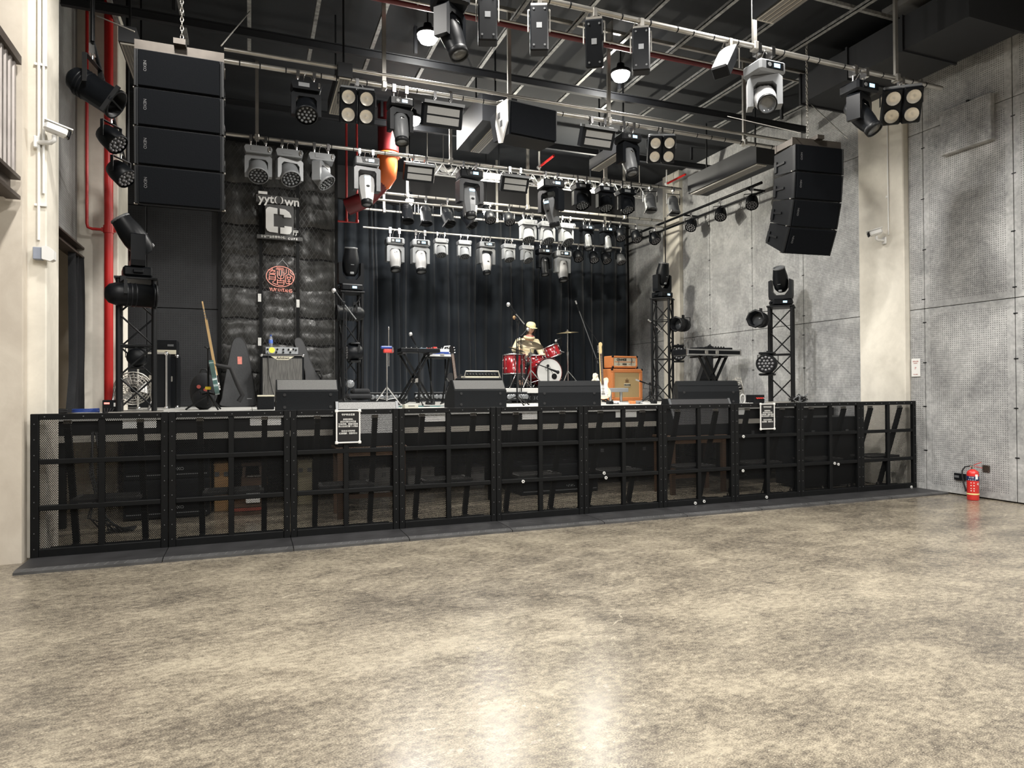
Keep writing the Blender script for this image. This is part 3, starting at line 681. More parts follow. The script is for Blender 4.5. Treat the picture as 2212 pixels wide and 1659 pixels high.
LP('flood', 956, 7.76, zA, 20, 0, 'LED flood with pale hood hanging left of the fill speaker', .98, 222)
LP('flood', 1291, 7.76, zA, 25, 0, 'LED flood with pale hood hanging right of the fill speaker', .95, 275)
LP('spot', 1356, 7.76, zA, 20, 12, 'black spot moving head right of the fill speaker, next to a blinder', 1.1, 283)
LP('blinder', 1428, 7.76, zA, 24, -22, 'four-lamp blinder on the right half of the pipe with the fill speaker', .98, 300)
zB = 4.99
LP('spotd', 972, 5.65, zB, 22, 40, 'large dark moving head at the top edge, nearest the hall', 1.12, 40)
for px, row, lab, pn, tl in ((1053, 0, 'slim black panel light with a square sticker, leftmost of its row', -18, 0), (1164, 10, 'slim black panel light with a square sticker, second of its row', -22, 0), (1283, 30, 'slim black panel light leaning sideways, third of its row', -30, 22), (1384, 45, 'slim black panel light hanging in shadow over the bright lamp', -30, 0), (1575, 85, 'slim black panel light tilted to show its white face', 120, 40)):
    o = LP('panel', px, 5.65, zB, tl, pn, lab, 1., row)
LP('spotg', 1650, 5.65, zB, 55, -35, 'pale grey spot moving head hanging near the right array, front pipe', 1.28, 105)
LP('spotd', 1855, 5.65, zB, 35, 20, 'black spot moving head hanging over the right line array', 1.22, 145)
LP('blinder', 1946, 5.65, zB, 30, -38, 'four-lamp blinder at the right end of the front pipe', 1.1, 165)
zC = 5.0
LP('washg', 558, 10.2, zC, 36, 0, 'pale wash moving head, leftmost over the padded partition', 1.1, 290)
LP('washg', 625, 10.2, zC, 38, 14, 'pale wash moving head, second over the padded partition', 1.1, 300)
LP('washg', 694, 10.2, zC, 40, 60, 'pale wash moving head turned sideways, third over the padded partition', 1.0, 310)
LP('bigw', 791, 10.2, zC, 10, 4, 'large white beam moving head beside the orange pipe elbow', .9, 325)
LP('flood', 906, 10.2, zC, 24, 0, 'LED flood with pale hood right of the orange pipe elbow', .95, 350)
LP('bigb', 1014, 10.2, zC, 10, 8, 'large black beam moving head in the middle of the mid-stage pipe', .95, 360)
LP('flood', 1112, 10.2, zC, 24, 0, 'LED flood with pale hood left of the large dark moving head', .95, 375)
LP('bigb', 1190, 10.2, zC, -20, -60, 'large black beam moving head turned away, right of the hooded flood', 1.0, 380)
LP('wash', 1256, 10.2, zC, 24, -5, 'black wash moving head, first of three on the right of the mid-stage pipe', .95, 395)
LP('wash', 1307, 10.2, zC, 24, 0, 'black wash moving head, second of three on the right of the mid-stage pipe', .95, 400)
LP('wash', 1352, 10.2, zC, 26, 10, 'black wash moving head, third of three on the right of the mid-stage pipe', .95, 405)
LP('cang', 1404, 10.2, zC, 22, -14, 'grey par can near the right end of the mid-stage pipe', .95, 410)
LP('cang', 1454, 10.2, zC, 16, -5, 'grey par can at the right end of the mid-stage pipe', .95, 412)
zD = 4.85
for px, kd, lab, tl, pn in ((880, 'can', 'dark par can below the bright lamp, leftmost of four over the drums', 22, -5), (920, 'can', 'dark par can, second of four over the drums', 15, 0), (966, 'can', 'dark par can, third of four over the drums', 30, 20), (1010, 'can', 'dark par can swung sideways, fourth of four over the drums', 38, 40),
                        (1058, 'led', 'LED par with ring of pale lenses beside the small bright lamp', 32, 0), (1099, 'led', 'LED par with pale lenses left of the wash lights over the drums', 32, 10)):
    LP(kd, px, 11.75, zD, tl, pn, lab, 1.0, 440)
for px, kd, lab, tl, pn in ((1140, 'washg', 'pale wash moving head over the drummer, first of three', 24, 0), (1181, 'washg', 'pale wash moving head over the drummer, second of three', 28, 6), (1222, 'washg', 'pale wash moving head over the drummer, third of three', 34, 16), (1267, 'spot', 'dark spot moving head with lit display over the drums, left of a pair', 20, 8), (1310, 'spot', 'dark spot moving head with lit display over the drums, right of a pair', 20, 8),
                        (1339, 'led', 'LED par over the orange amplifier, first of three', 34, 0), (1374, 'led', 'LED par over the orange amplifier, second of three', 30, -5), (1413, 'led', 'LED par over the orange amplifier, third of three', 34, 8)):
    LP(kd, px, 11.75, zD-.12, tl, pn, lab, .95 if kd != 'led' else 1.0, 455)
zE = 4.5
for px, kd, lab, tl, pn in ((852, 'spotg', 'pale spot moving head at the left end of the rear pipe', 16, 6), (907, 'spotg', 'pale spot moving head, second from the left on the rear pipe', 16, 6), (952, 'washg', 'pale wash moving head, left of two in the rear row', 24, 0), (1002, 'washg', 'pale wash moving head, right of two in the rear row', 24, 0), (1049, 'bigw', 'large white beam moving head on the rear pipe', 10, 10),
                        (1098, 'washg', 'small pale wash moving head behind the drummer, left', 24, 10), (1137, 'washg', 'small pale wash moving head behind the drummer, right', 34, 20), (1174, 'spotd', 'dark spot moving head on the rear pipe, centre right', 14, 4), (1213, 'spotg', 'pale spot moving head on the rear pipe, centre right', 14, 8),
                        (1248, 'led', 'LED par on the rear pipe, first of four at the right', 30, 0), (1282, 'led', 'LED par on the rear pipe, second of four at the right', 34, -8), (1308, 'led', 'LED par on the rear pipe, third of four at the right', 34, 6), (1340, 'ledg', 'LED par on the rear pipe, last of four at the right', 28, 6)):
    LP(kd, px, 12.9, zE if kd != 'bigw' else zE, tl, pn, lab, .82 if kd[0] == 'w' or kd == 'bigw' else 1.0, 480)
for px, row, y, lab, tl, pn in ((1440, 480, 12.6, 'LED par at the far end of the wall pipe', 45, -65), (1496, 455, 11.3, 'LED par on the wall pipe, second from the far end', 40, -55), (1556, 435, 10.4, 'LED par on the wall pipe, third from the far end', 35, -40), (1627, 402, 9.55, 'LED par on the wall pipe nearest the right array', 35, -40)):
    light('led', 8.28, y, 4.96, tl, pn, lab, 1.05)
# ================================================================== truss towers and what stands on them
def tower(px, y, ytop, rz, lab, s=.17, plate=STL, base_d=.5):
    x = pX(px, y); h = pZ(px, ytop, y)-ZS
    t = thing('truss_tower', lab, 'truss', (x, y, ZS), rz, 'short truss towers on the stage')
    MB().cbox((0, 0, .012), (base_d, base_d, .024), .004).build('base_plate', plate, t)
    MB().cbox((0, 0, h-.012), (2*s+.08, 2*s+.08, .024), .004).build('top_plate', BLK, t)
    cs = [(-s, -s), (s, -s), (s, s), (-s, s)]
    for a, b in cs: MB().cyl((a, b, .02), (a, b, h-.02), .026, n=10).build('chord', BLK, t)
    n = max(3, round(h/.42))
    for k in range(4):
        (a, b), (c, d) = cs[k], cs[(k+1) % 4]
        for j in range(n):
            z0, z1 = .06+(h-.12)*j/n, .06+(h-.12)*(j+1)/n
            p, q = ((a, b, z0), (c, d, z1)) if j % 2 else ((c, d, z0), (a, b, z1))
            MB().cyl(p, q, .011, n=6).build('diagonal', BLK, t)
            if j % 2 == 0 and j: MB().cyl((a, b, z0), (c, d, z0), .011, n=6).build('crossbar', BLK, t)
    return t, x, h
def floor_beam(x, y, z, rz, tilt, lab, s=1., pan=0):
    t = thing('beam_light', lab, 'stage light', (x, y, z), rz, 'beam moving heads standing on the towers'); t.scale = (s, s, s)
    b = MB().cbox((0, 0, .065), (.34, .28, .11), .02); [b.box((i*.11, j*.09, .006), (.04, .04, .012)) for i in (-1, 1) for j in (-1, 1)]; b = b.build('base', BPL, t)
    MB().box((.03, -.142, .065), (.16, .006, .06)).build('control_panel', BLK, b); MB().box((.03, -.146, .065), (.07, .004, .035)).build('display', DISP, b)
    for sx in (-1, 1): MB().cbox((sx*.185, 0, .065), (.03, .1, .04), .008).build('handle', BPL, b)
    M = RX(PI)
    MB().prism([(-.19, .0), (.19, 0), (.2, .06), (.2, .33), (.15, .35), (.145, .15), (.08, .07), (-.08, .07), (-.145, .15), (-.15, .35), (-.2, .33), (-.2, .06)], -.07, .07).build('yoke', BPL, t, (0, 0, .125), (0, 0, pan))
    h = MB(); prof = [(.07, -.16), (.115, -.1), (.13, .02), (.125, .12), (.105, .23), (.1, .27)]; n = 14
    vs = [(r*math.cos(2*PI*k/n)*1.02, r*math.sin(2*PI*k/n), z) for r, z in prof for k in range(n)]
    h.add(vs, [(i*n+k, i*n+(k+1) % n, (i+1)*n+(k+1) % n, (i+1)*n+k) for i in range(len(prof)-1) for k in range(n)], True).lathe([(.07, -.16), (0, -.16)], n)
    h = h.build('head', BPL, t, (0, 0, .42), (math.radians(tilt), 0, pan))
    MB().lathe([(.1, .265), (.106, .275), (.1, .29), (.085, .29), (.08, .27), (0, .262)], 18).build('lens_ring', GPL, h)
    MB().lathe([(.078, .272), (.04, .28), (0, .283)], 14).build('lens', LENS, h)
    MB().cbox((0, -.105, -.11), (.06, .03, .04), .008).build('logo_plate', LPL, h); MB().box((0, -.131, .02), (.05, .004, .008)).build('badge', LPL, h)
    return t
def side_can(x, y, z, rz, lab, s=1., kind='can'):               # a can clamped on a tower, pointing level
    t = thing('par_can' if kind == 'can' else 'led_par', lab, 'stage light', (x, y, z), rz, 'cans clamped on the towers'); t.scale = (s, s, s)
    if kind == 'can':
        h = MB().lathe(can_profile(.115, .4), 20, RX(-PI/2)).build('head', BPL, t)
        for d in (-.06, -.02, .02): MB().lathe([(.116, d), (.121, d+.007), (.116, d+.014)], 18, RX(-PI/2)).build('rib', BPL, h)
        MB().lathe([(.125, -.22), (.14, -.222), (.14, -.235), (.118, -.236)], 8, RX(-PI/2)).build('gel_frame', BLK, h)
        MB().lathe([(.1, -.05), (.05, -.08), (0, -.09)], 16, RX(-PI/2)).build('lens', LENS, h)
    else:
        h = MB().lathe([(0, .13), (.09, .13), (.12, .1), (.13, .0), (.13, -.12), (.12, -.125)], 20, RX(-PI/2)).build('head', BPL, t)
        MB().lathe([(.12, -.11), (0, -.11)], 20, RX(-PI/2)).build('face', BLK, h); ln = MB()
        for r, n in ((0, 1), (.043, 6), (.088, 12)):
            for k in range(n):
                a = 2*PI*k/n; ln.lathe([(.018, -.11), (.015, -.124), (0, -.128)], 8, RX(-PI/2) @ TR(r*math.cos(a), r*math.sin(a), 0))
        ln.build('lens_cluster', mat('pale_led_lens', (.62, .62, .62), .2), h)
        for sz in (-1, 1): MB().cbox((0, 0, sz*.145), (.2, .16, .03), .01).build('heat_sink', BLK, h)
    q = MB(); q.box((0, .05, .15), (.03, .05, .06)).box((0, .05, .125), (.27, .03, .008)).box((-.133, .05, .06), (.006, .03, .13)).box((.133, .05, .06), (.006, .03, .13)); q.build('yoke', BLK, t)
    return t
t, tx, th = tower(296, 8.5, 604, .1, 'black truss tower at the left edge of the stage beside the red pipe', .17, STL, .52)
floor_beam(tx, 8.5, ZS+th+.001, PI/2+.2, -35, 'black beam moving head tilted sideways on the leftmost truss tower', 1.02)
side_can(tx-.05, 8.28, ZS+th-.2, 1.9, 'black par can clamped under the top of the leftmost truss tower', 1.1)
side_can(tx, 8.5, ZS+.62, PI, 'black LED par clamped inside the leftmost truss tower', .8, 'led')
t, tx, th = tower(758, 10.9, 632, .05, 'slim black truss tower between the padded partition and the back curtain', .15, BLK)
floor_beam(tx, 10.9, ZS+th+.001, .1, 8, 'black beam moving head with lit display on the tower by the padded partition', 1.0)
side_can(tx-.02, 10.66, ZS+th-.36, -1.5, 'grey par can clamped sideways on the tower by the padded partition', 1.0)
side_can(tx+.02, 10.66, ZS+.83, -1.5, 'black LED par clamped sideways on the tower by the padded partition', .95, 'led')
t, tx, th = tower(1432, 11.7, 645, .75, 'black truss tower in front of the pale wall pillar', .17, BLK)
floor_beam(tx, 11.7, ZS+th+.001, .25, 10, 'black beam moving head on the tower before the pale wall pillar', 1.02)
side_can(pX(1474, 11.5), 11.5, pZ(1474, 702, 11.5), -1.1, 'black par can sticking out of the tower before the pale wall pillar', 1.15)
side_can(pX(1466, 11.45), 11.45, pZ(1466, 764, 11.45), -.7+.2, 'black LED par low on the tower before the pale wall pillar', 1.1, 'led')
t, tx, th = tower(1689, 8.7, 662, .75, 'black truss tower on the right of the stage near the grey wall', .17, STL, .5)
floor_beam(tx, 8.7, ZS+th+.001, -.5, 28, 'black beam moving head tilted on the rightmost truss tower', .92, -.5)
side_can(pX(1643, 8.55), 8.55, pZ(1643, 691, 8.55), -1.0, 'black par can sticking out of the rightmost truss tower', 1.05)
side_can(pX(1658, 8.45), 8.45, pZ(1656, 786, 8.45), -.9, 'black LED par low on the rightmost truss tower', 1.15, 'led')
# ================================================================== wedges
SPK = mat('grey_speckled_cabinet', (.09, .09, .087), .7, 0, .5, 160, .3); DCB = mat('dark_cabinet', (.007, .008, .0092), .7, 0, .25, 90, .2, spec=.15)
def wedge(px0, px1, y, rz, lab, h=.36, top=DCB, side_curve=False):
    x0, x1 = pX(px0, y), pX(px1, y); W = (x1-x0)
    t = thing('monitor_wedge', lab, 'speaker', ((x0+x1)/2, y, ZS), rz, 'monitor wedges along the stage front')
    pr = [(0, 0), (0, h*.63), (.02, h*.66), (.12, h), (.2, h), (.5, .1), (.5, 0)] if not side_curve else [(0, 0), (0, h*.55), (.015, h*.62), (.05, h*.78), (.13, h), (.2, h), (.27, h*.93), (.38, h*.7), (.46, h*.42), (.52, .05), (.52, 0)]
    MB().prism(pr, -W/2, W/2, RZ(PI/2) @ RX(0) @ Matrix.Scale(1, 4)).build('cabinet', DCB, t)
    a, b = ((.02, h*.66), (.12, h)) if not side_curve else ((.05, h*.78), (.13, h))
    nx, nz = -(b[1]-a[1]), (b[0]-a[0]); L = math.hypot(nx, nz); nx, nz = nx/L*.004, nz/L*.004
    MB().add([(s*(W/2-.012), y_+nx*k, z_+nz*k) for k in (0, 1) for s in (-1, 1) for y_, z_ in ((a[0]+.003, a[1]+.005), (b[0]-.003, b[1]-.005))], [(0, 1, 3, 2), (4, 5, 7, 6), (0, 1, 5, 4), (2, 3, 7, 6), (0, 2, 6, 4), (1, 3, 7, 5)]).build('back_slope', top, t)
    g0, g1 = pr[-3] if not side_curve else (.5, .15), pr[-4]
    q = MB()
    for s in (-1, 1):
        for z in (.05, h*.52): q.cyl((s*(W/2-.09), 0, z), (s*(W/2-.09), -.008, z), .018, n=10)
    q.build('foot', RUB, t)
    if side_curve:
        q = MB()
        for yy in (.2, .26): q.box((-W/2-.001, yy, .1), (.008, .03, .11))
        q.build('side_handle', BLK, t)
    return t
wedge(597, 731, 8.2, .0, 'black monitor wedge with grey sloping back in front of the bass amplifier', .37, SPK)
wedge(982, 1094, 8.5, .0, 'black monitor wedge with grey sloping back before the drum riser', .37, SPK)
wedge(1168, 1290, 8.35, -.42, 'black monitor wedge with curved side, turned, in front of the bass drum', .36, DCB, True)
wedge(1476, 1584, 8.35, -.42, 'black monitor wedge with curved side, turned, in front of the rack keyboard', .36, DCB, True)
GRS = weave('silver_honeycomb_grille', (.1, .1, .1), (.42, .42, .41), 160, 160, .5); GRD = weave('dark_honeycomb_grille', (.02, .02, .022), (.06, .06, .062), 160, 160, .5)
def fill(px0, px1, y, ztop, zbot, lab, grille, edge):
    x0, x1 = pX(px0, y, 880), pX(px1, y, 880); W = x1-x0; H = ztop-zbot
    t = thing('fill_wedge', lab, 'speaker', ((x0+x1)/2, y, zbot), 0, 'front fill wedges')
    MB().prism([(-.0, 0), (-.0, H*.25), (.17, H), (.3, H), (.42, H*.3), (.42, 0)], -W/2, W/2, RZ(PI/2)).build('cabinet', DCB, t)
    a, b = Vector((0, .0, H*.26)), Vector((0, .168, H*.99)); d = (b-a); L = d.length
    ang = math.atan2(d.y, d.z)
    MB().box((0, -.006, L/2), (W-.07, .012, L-.02)).build('grille', grille, t, a, (-ang, 0, 0))
    for s in (-1, 1): MB().box((s*(W/2-.017), -.006, L/2), (.03, .016, L)).build('edge_strip', edge, t, a, (-ang, 0, 0))
fill(728, 866, 7.6, 1.285, .79, 'front fill wedge with silver grille on a wooden table in the pit', GRS, LPL)
fill(1458, 1592, 7.6, 1.275, .785, 'front fill wedge with dark grille on a wooden table in the pit', GRD, GPL)
def pit_table(x0, x1, y0, y1, zt, lab):
    t = thing('wooden_table', lab, 'table', ((x0+x1)/2, (y0+y1)/2, 0), 0, 'wooden tables in the pit'); W, D = x1-x0, y1-y0
    MB().cbox((0, 0, zt-.015), (W, D, .03), .004).build('table_top', WOOD, t)
    for i in (-1, 1):
        for j in (-1, 1): MB().box((i*(W/2-.05), j*(D/2-.04), (zt-.03)/2), (.06, .05, zt-.03)).build('leg', WOOD, t)
    MB().box((0, -(D/2-.04), zt-.07), (W-.15, .025, .07)).build('apron', WOOD, t); MB().box((0, D/2-.04, .18), (W-.15, .03, .05)).build('stretcher', WOOD, t)
pit_table(.87, 1.66, 7.55, 8.0, .785, 'brown wooden table under the front fill wedge with the silver grille')
pit_table(5.18, 6.1, 7.55, 8.0, .78, 'brown wooden table under the front fill wedge with the dark grille')
# ================================================================== microphone stands
def tripod(t, h, m=BLK, R=.28, hub=.14):
    q = MB().cyl((0, 0, hub-.03), (0, 0, hub+.05), .024, n=10); q.build('hub', m, t)
    for k in range(3):
        a = .5+2*PI*k/3; MB().cyl((0, 0, hub), (R*math.cos(a), R*math.sin(a), .012), .011, .009, 8).ell((R*math.cos(a), R*math.sin(a), .012), (.018, .018, .012), 8, 5).build('leg', m, t)
    MB().cyl((0, 0, hub-.1), (0, 0, h*.55), .013, n=8).cyl((0, 0, h*.52), (0, 0, h*.58), .019, n=8).cyl((0, 0, h*.5), (0, 0, h), .009, n=8).build('pole', m, t)
SILV = mat('silver_mic_grille', (.55, .55, .55), .35, .6, .2, 200)
def mic(t, p, d, s=1., ball=SILV, slim=False):
    d = Vector(d).normalized(); p = Vector(p)
    q = MB().cyl(p-d*.16*s, p-d*.02*s, .011*s, .02*s if not slim else .012*s, 10); b = q.build('microphone', BPL, t)
    if slim: MB().cyl(p-d*.04*s, p+d*.02*s, .012*s, n=10).build('mic_head', ball, b)
    else: MB().ell(p, (.027*s, .027*s, .03*s), 12, 8).build('mic_head', ball, b)
def mic_stand(px, y, base, lab, clutch=None, tip=None, tail=None, m=BLK, boom=CHR, ball=SILV, slim=False, z0=ZS, R=.28, cable=True):
    """clutch, tip, tail: photo pixels of the boom joint, the microphone end and the counter end, all at depth y"""
    x = pX(px, y); t = thing('microphone_stand', lab, 'microphone stand', (x, y, z0), 0, 'microphone stands'); L = Vector((x, y, z0))
    c = atY(*clutch, y)-L; e = atY(*tip, y)-L; c.x = 0
    tripod(t, c.z, m, R)
    if tail:
        f = atY(*tail, y)-L; MB().cyl(f, e-(e-f).normalized()*.1, .009, n=8).build('boom', boom, t); MB().cbox(tuple(c), (.04, .04, .05), .01).build('boom_joint', BPL, t)
        d = (e-f); d = Vector((d.x, 0, d.z*.35)) if False else d
    else: d = e-c
    mic(t, e, d, 1.15, ball, slim)
    if cable: MB().tube([e-d.normalized()*.16, e-d.normalized()*.1+Vector((.05, .02, -.12)), c+Vector((.035, .02, -.1)), Vector((.03, .02, c.z*.5)), Vector((.05, .03, .2)), Vector((.18, .1, .012))], .005, 5).build('cable', RUB, t)
    return t
mic_stand(743, 9.4, 885, 'black microphone stand with angled boom before the padded partition', (742, 655), (721, 628), (769, 690), boom=GPL)
mic_stand(1117, 9.6, 872, 'tall black microphone stand with angled boom in front of the floor tom', (1117, 690), (1098, 658), (1133, 700))
mic_stand(1126, 11.2, 860, 'microphone stand in front of the drummer with a short boom', (1127, 727), (1140, 712), (1120, 733), z0=ZS, R=.22)
mic_stand(1298, 11.6, 860, 'thin overhead microphone stand right of the cymbal', (1267, 740), (1244, 652), (1292, 785), slim=True, boom=GPL)
mic_stand(1420, 10.8, 862, 'black microphone stand with silver boom in front of the truss tower', (1422, 712), (1402, 692), (1430, 716), slim=True)
mic_stand(1404, 10.55, 865, 'low black microphone stand aimed at the orange speaker cabinet', (1404, 829), (1376, 821), (1428, 840), m=BLK, boom=BPL, slim=True, R=.16)
mic_stand(1184, 10.95, 838, 'short boom microphone stand aimed into the bass drum', (1171, 790), (1205, 804), (1157, 785), boom=BLK, slim=False, ball=BPL, z0=ZS, R=.2)
mic_stand(905, 10.6, 872, 'straight microphone stand with silver microphone behind the keyboard', (893, 757), (887, 722), None)
# chrome percussion stand with tambourine
y = 10.6; x = pX(836, y); t = thing('percussion_stand', 'chrome tripod percussion stand in front of the back curtain', 'stand', (x, y, ZS)); hh = pZ(836, 706, y)-ZS
MB().cyl((0, 0, .06), (0, 0, hh*.68), .014, n=8).build('pole', CHR, t); MB().cyl((.03, 0, hh*.5), (.03, 0, hh-.02), .009, n=8).ell((.03, 0, hh-.02), (.014, .014, .03)).build('upper_rod', CHR, t)
for k in range(3):
    a = .3+2*PI*k/3; MB().cyl((0, 0, .3), (.25*math.cos(a), .25*math.sin(a), .01), .012, n=6).ell((.25*math.cos(a), .25*math.sin(a), .014), (.02, .02, .014)).build('leg', CHR, t)
    MB().cyl((0, 0, .1), (.16*math.cos(a), .16*math.sin(a), .12), .007, n=5).build('strut', CHR, t)
BLUE = mat('blue_plastic', (.03, .07, .3), .4); RPL = mat('red_plastic', (.6, .05, .04), .4)
tb = thing('jam_block', 'red and blue jam block clamped on the chrome percussion stand', 'percussion', (x, y-.02, ZS+hh*.7))
MB().cbox((.02, 0, -.01), (.16, .07, .06), .012).build('block', RPL, tb); MB().cbox((-.01, 0, .045), (.18, .06, .045), .012).build('upper_block', BLUE, tb); MB().cyl((.08, -.04, -.03), (.08, -.04, .05), .012, n=8).build('clamp', CHR, tb)
# ================================================================== keyboards
y = 10.8; xa, xb = pX(866, y), pX(951, y); zk = pZ(900, 757, y); xm = (pX(870, y)+pX(930, y))/2
t = thing('keyboard_stand', 'black X-shaped keyboard stand in front of the back curtain', 'stand', (xm, y, ZS)); h = zk-.05-ZS
for s in (-1, 1):
    MB().bar((-s*.22, -.12*s*.2, h), (s*.26, -.0, .03), .03, .05, up=(0, 1, 0)).bar((-s*.22, .3, h), (s*.26, .3, .03), .03, .05, up=(0, 1, 0)).build('leg', BLK2, t)
    MB().box((-s*.22, .13, h), (.05, .42, .03)).build('top_arm', RUB, t); MB().box((s*.26, .15, .02), (.05, .46, .035)).build('foot', RUB, t)
MB().cyl((0, -.05, h*.48), (0, .33, h*.48), .035, n=12).build('pivot', STL, t)
def keyboard(loc, W, lab, rz=0, nk=29):
    t = thing('keyboard', lab, 'keyboard', loc, rz)
    MB().cbox((0, .13, .035), (W, .3, .07), .008).build('body', BPL, t)
    wk = MB(); bk = MB()
    for k in range(nk):
        w = (W-.1)/nk; x = -W/2+.05+w*(k+.5); wk.box((x, .2, .073), (w*.9, .13, .012))
        if k % 7 not in (2, 6): bk.box((x+w/2, .17, .084), (w*.5, .085, .012))
    wk.build('white_key', WPL, t, kind='stuff'); bk.build('black_key', BLK, t, kind='stuff')
    kn = MB()
    for k in range(9): kn.cyl((-W/2+.1+k*.085, .05, .07), (-W/2+.1+k*.085, .05, .09), .011, n=8)
    kn.build('knob', LPL, t, kind='stuff'); MB().box((.05, .055, .073), (.1, .03, .004)).build('display', DISP, t)
    pd = MB(); [pd.box((.12+.04*k, .05, .075), (.025, .02, .012)) for k in range(5)]; pd.build('pad', RPL, t)
    return t
keyboard(((xa+xb)/2, y, zk-.033), xb-xa, 'black keyboard on the X-shaped stand before the back curtain', 0, 24)
# white and blue case on slim table
y = 11.2; x0, x1 = pX(927, y), pX(976, y); zb = pZ(950, 771, y)
t = thing('side_table', 'small black folding table carrying a white and blue case', 'table', ((x0+x1)/2, y+.15, ZS)); h = zb-ZS
MB().cbox((0, 0, h-.012), (x1-x0+.06, .4, .024), .004).build('table_top', BLK2, t)
for i in (-1, 1):
    MB().bar((i*.16, -.12, h-.02), (i*.1, .12, .01), .022, up=(1, 0, 0)).build('leg', BLK2, t); MB().bar((i*.16, .12, h-.02), (i*.1, -.12, .01), .022, up=(1, 0, 0)).build('leg', BLK2, t)
t = thing('synth_case', 'white case with blue stripe and raised handle on the small black table', 'case', ((x0+x1)/2, y, zb+.001))
zt_ = pZ(950, 754, y)-zb
MB().cbox((0, .13, zt_/2), (x1-x0, .26, zt_), .01).build('body', WPL, t); MB().box((.02, -.001, zt_*.5), (x1-x0-.08, .004, zt_*.3)).build('stripe', BLUE, t)
MB().tube([(.08, .1, zt_), (.1, .1, zt_+.05), (.2, .1, zt_+.06), (.21, .1, zt_)], .009, 6).build('handle', WPL, t); MB().box((.03, -.004, zt_*.28), (.07, .006, .035)).build('latch', STL, t); MB().box((-.07, .1, zt_+.02), (.06, .06, .04)).build('red_pedal', RPL, t)
# combo amplifier behind the second wedge
y = 9.6; x0, x1 = pX(998, y), pX(1085, y); z1 = pZ(1040, 812, y)
t = thing('combo_amplifier', 'combo amplifier with a row of cream knobs behind the second wedge', 'amplifier', ((x0+x1)/2, y, ZS)); W = x1-x0; H = z1-ZS-.03
MB().cbox((0, .18, H/2), (W, .36, H), .01).build('cabinet', BPL, t); MB().box((0, -.002, H*.45), (W-.06, .006, H*.75)).build('grille', GRL, t)
MB().cbox((0, .1, H+.012), (W-.08, .16, .024), .004).build('control_plate', mat('cream_panel', (.7, .66, .52), .5, 0, .05), t)
kn = MB(); [kn.cyl((-W/2+.1+k*(W-.2)/9, .07, H+.022), (-W/2+.1+k*(W-.2)/9, .055, H+.06), .017, n=10) for k in range(10)]; kn.build('knob', BLK, t, kind='stuff')
MB().tube([(-W/2+.04, .02, H), (-W/2+.06, .0, H+.1), (W/2-.06, .0, H+.1), (W/2-.02, .03, H)], .012, 6).build('guard_rail', STL, t)
# rack keyboard in flight case at the right
y = 10.0; x0, x1 = pX(1482, y), min(pX(1601, y), 8.5); zk = pZ(1550, 768, y); xm = (x0+x1)/2
t = thing('keyboard_stand', 'black double-braced keyboard stand under the open flight case by the grey wall', 'stand', (pX(1543, y), y, ZS)); h = zk-ZS-.005
for s in (-1, 1):
    for dx in (0, .13): MB().bar((-s*.24+dx-.06, .04, h), (s*.2+dx-.06, .04, .03), .03, .05, up=(0, 1, 0)).build('leg', BLK2, t)
    MB().box((-s*.24, .15, h-.015), (.05, .4, .03)).build('top_arm', RUB, t); MB().box((s*.2, .15, .02), (.05, .46, .035)).build('foot', RUB, t)
t = thing('keyboard_case', 'open black flight case with aluminium edges and a keyboard on the right stand', 'case', (xm, y-.02, zk)); W = x1-x0
MB().cbox((0, .2, .055), (W, .42, .1), .006).build('shell', BPL, t)
for z in (.01, .1): MB().box((0, -.008, z), (W, .012, .024)).build('edge_rail', ALU, t)
for sx in (-1, 1): MB().cbox((sx*(W/2-.02), -.006, .055), (.05, .03, .12), .012).build('corner', CHR, t)
for xx in (-.18, .05): MB().cbox((xx, -.014, .055), (.07, .012, .06), .006).build('latch', STL, t)
kb = MB().cbox((.08, .2, .125), (W*.62, .28, .05), .008).build('keyboard_body', BPL, t); q = MB(); [q.cyl((.0+k*.06, .12, .15), (.0+k*.06, .12, .172), .012, n=8) for k in range(6)]; q.build('knob', BLK, t, kind='stuff')
# ================================================================== amplifiers
y = 12.0; x0, x1 = pX(1318, y), pX(1390, y); zt1 = pZ(1355, 797, y); W = x1-x0; H = zt1-ZS
OG = weave('tan_grille_cloth', (.42, .29, .13), (.62, .46, .24), 220, 220); CRM = mat('cream_panel', (.7, .66, .52), .5)
def slab_frame(t, W, H, D, fw, m):                              # amp box with a recessed front
    MB().cbox((0, D/2+.02, H/2), (W, D, H), .012).build('cabinet', m, t)
    for z in (fw/2, H-fw/2): MB().cbox((0, .005, z), (W, .05, fw), .01).build('front_border', m, t)
    for s in (-1, 1): MB().cbox((s*(W/2-fw/2), .005, H/2), (fw, .05, H-2*fw+.01), .01).build('front_border', m, t)
    q = MB()
    for i in (-1, 1):
        for k in (0, 1): q.cbox((i*(W/2-.012), -.01, .012+k*(H-.024)), (.045, .04, .045), .012)
    return q
t = thing('speaker_cabinet', 'large orange speaker cabinet with tan grille cloth at the right of the drums', 'amplifier', ((x0+x1)/2, y, ZS), .12)
slab_frame(t, W, H, .36, .075, ORG).build('corner_guard', BLK, t)
MB().box((0, .01, H/2), (W-.15, .02, H-.15)).build('grille_cloth', OG, t)
MB().cbox((0, -.006, H*.5), (.15, .012, .06), .004).build('name_plate', CRM, t); text('logo', 'ORANGE', .04, BLK, t, (0, -.013, H*.5), bold=.002)
cr = MB(); cr.prism([(-.035, 0), (.035, 0), (.045, .05), (.02, .03), (0, .075), (-.02, .03), (-.045, .05)], -.006, .0, TR(0, 0, H*.6)); cr.box((0, -.004, H*.59), (.09, .006, .012)); cr.build('crest', mat('dark_brown_badge', (.2, .12, .06), .5), t)
for s in (-1, 1):
    for z in (.3, .7): pass
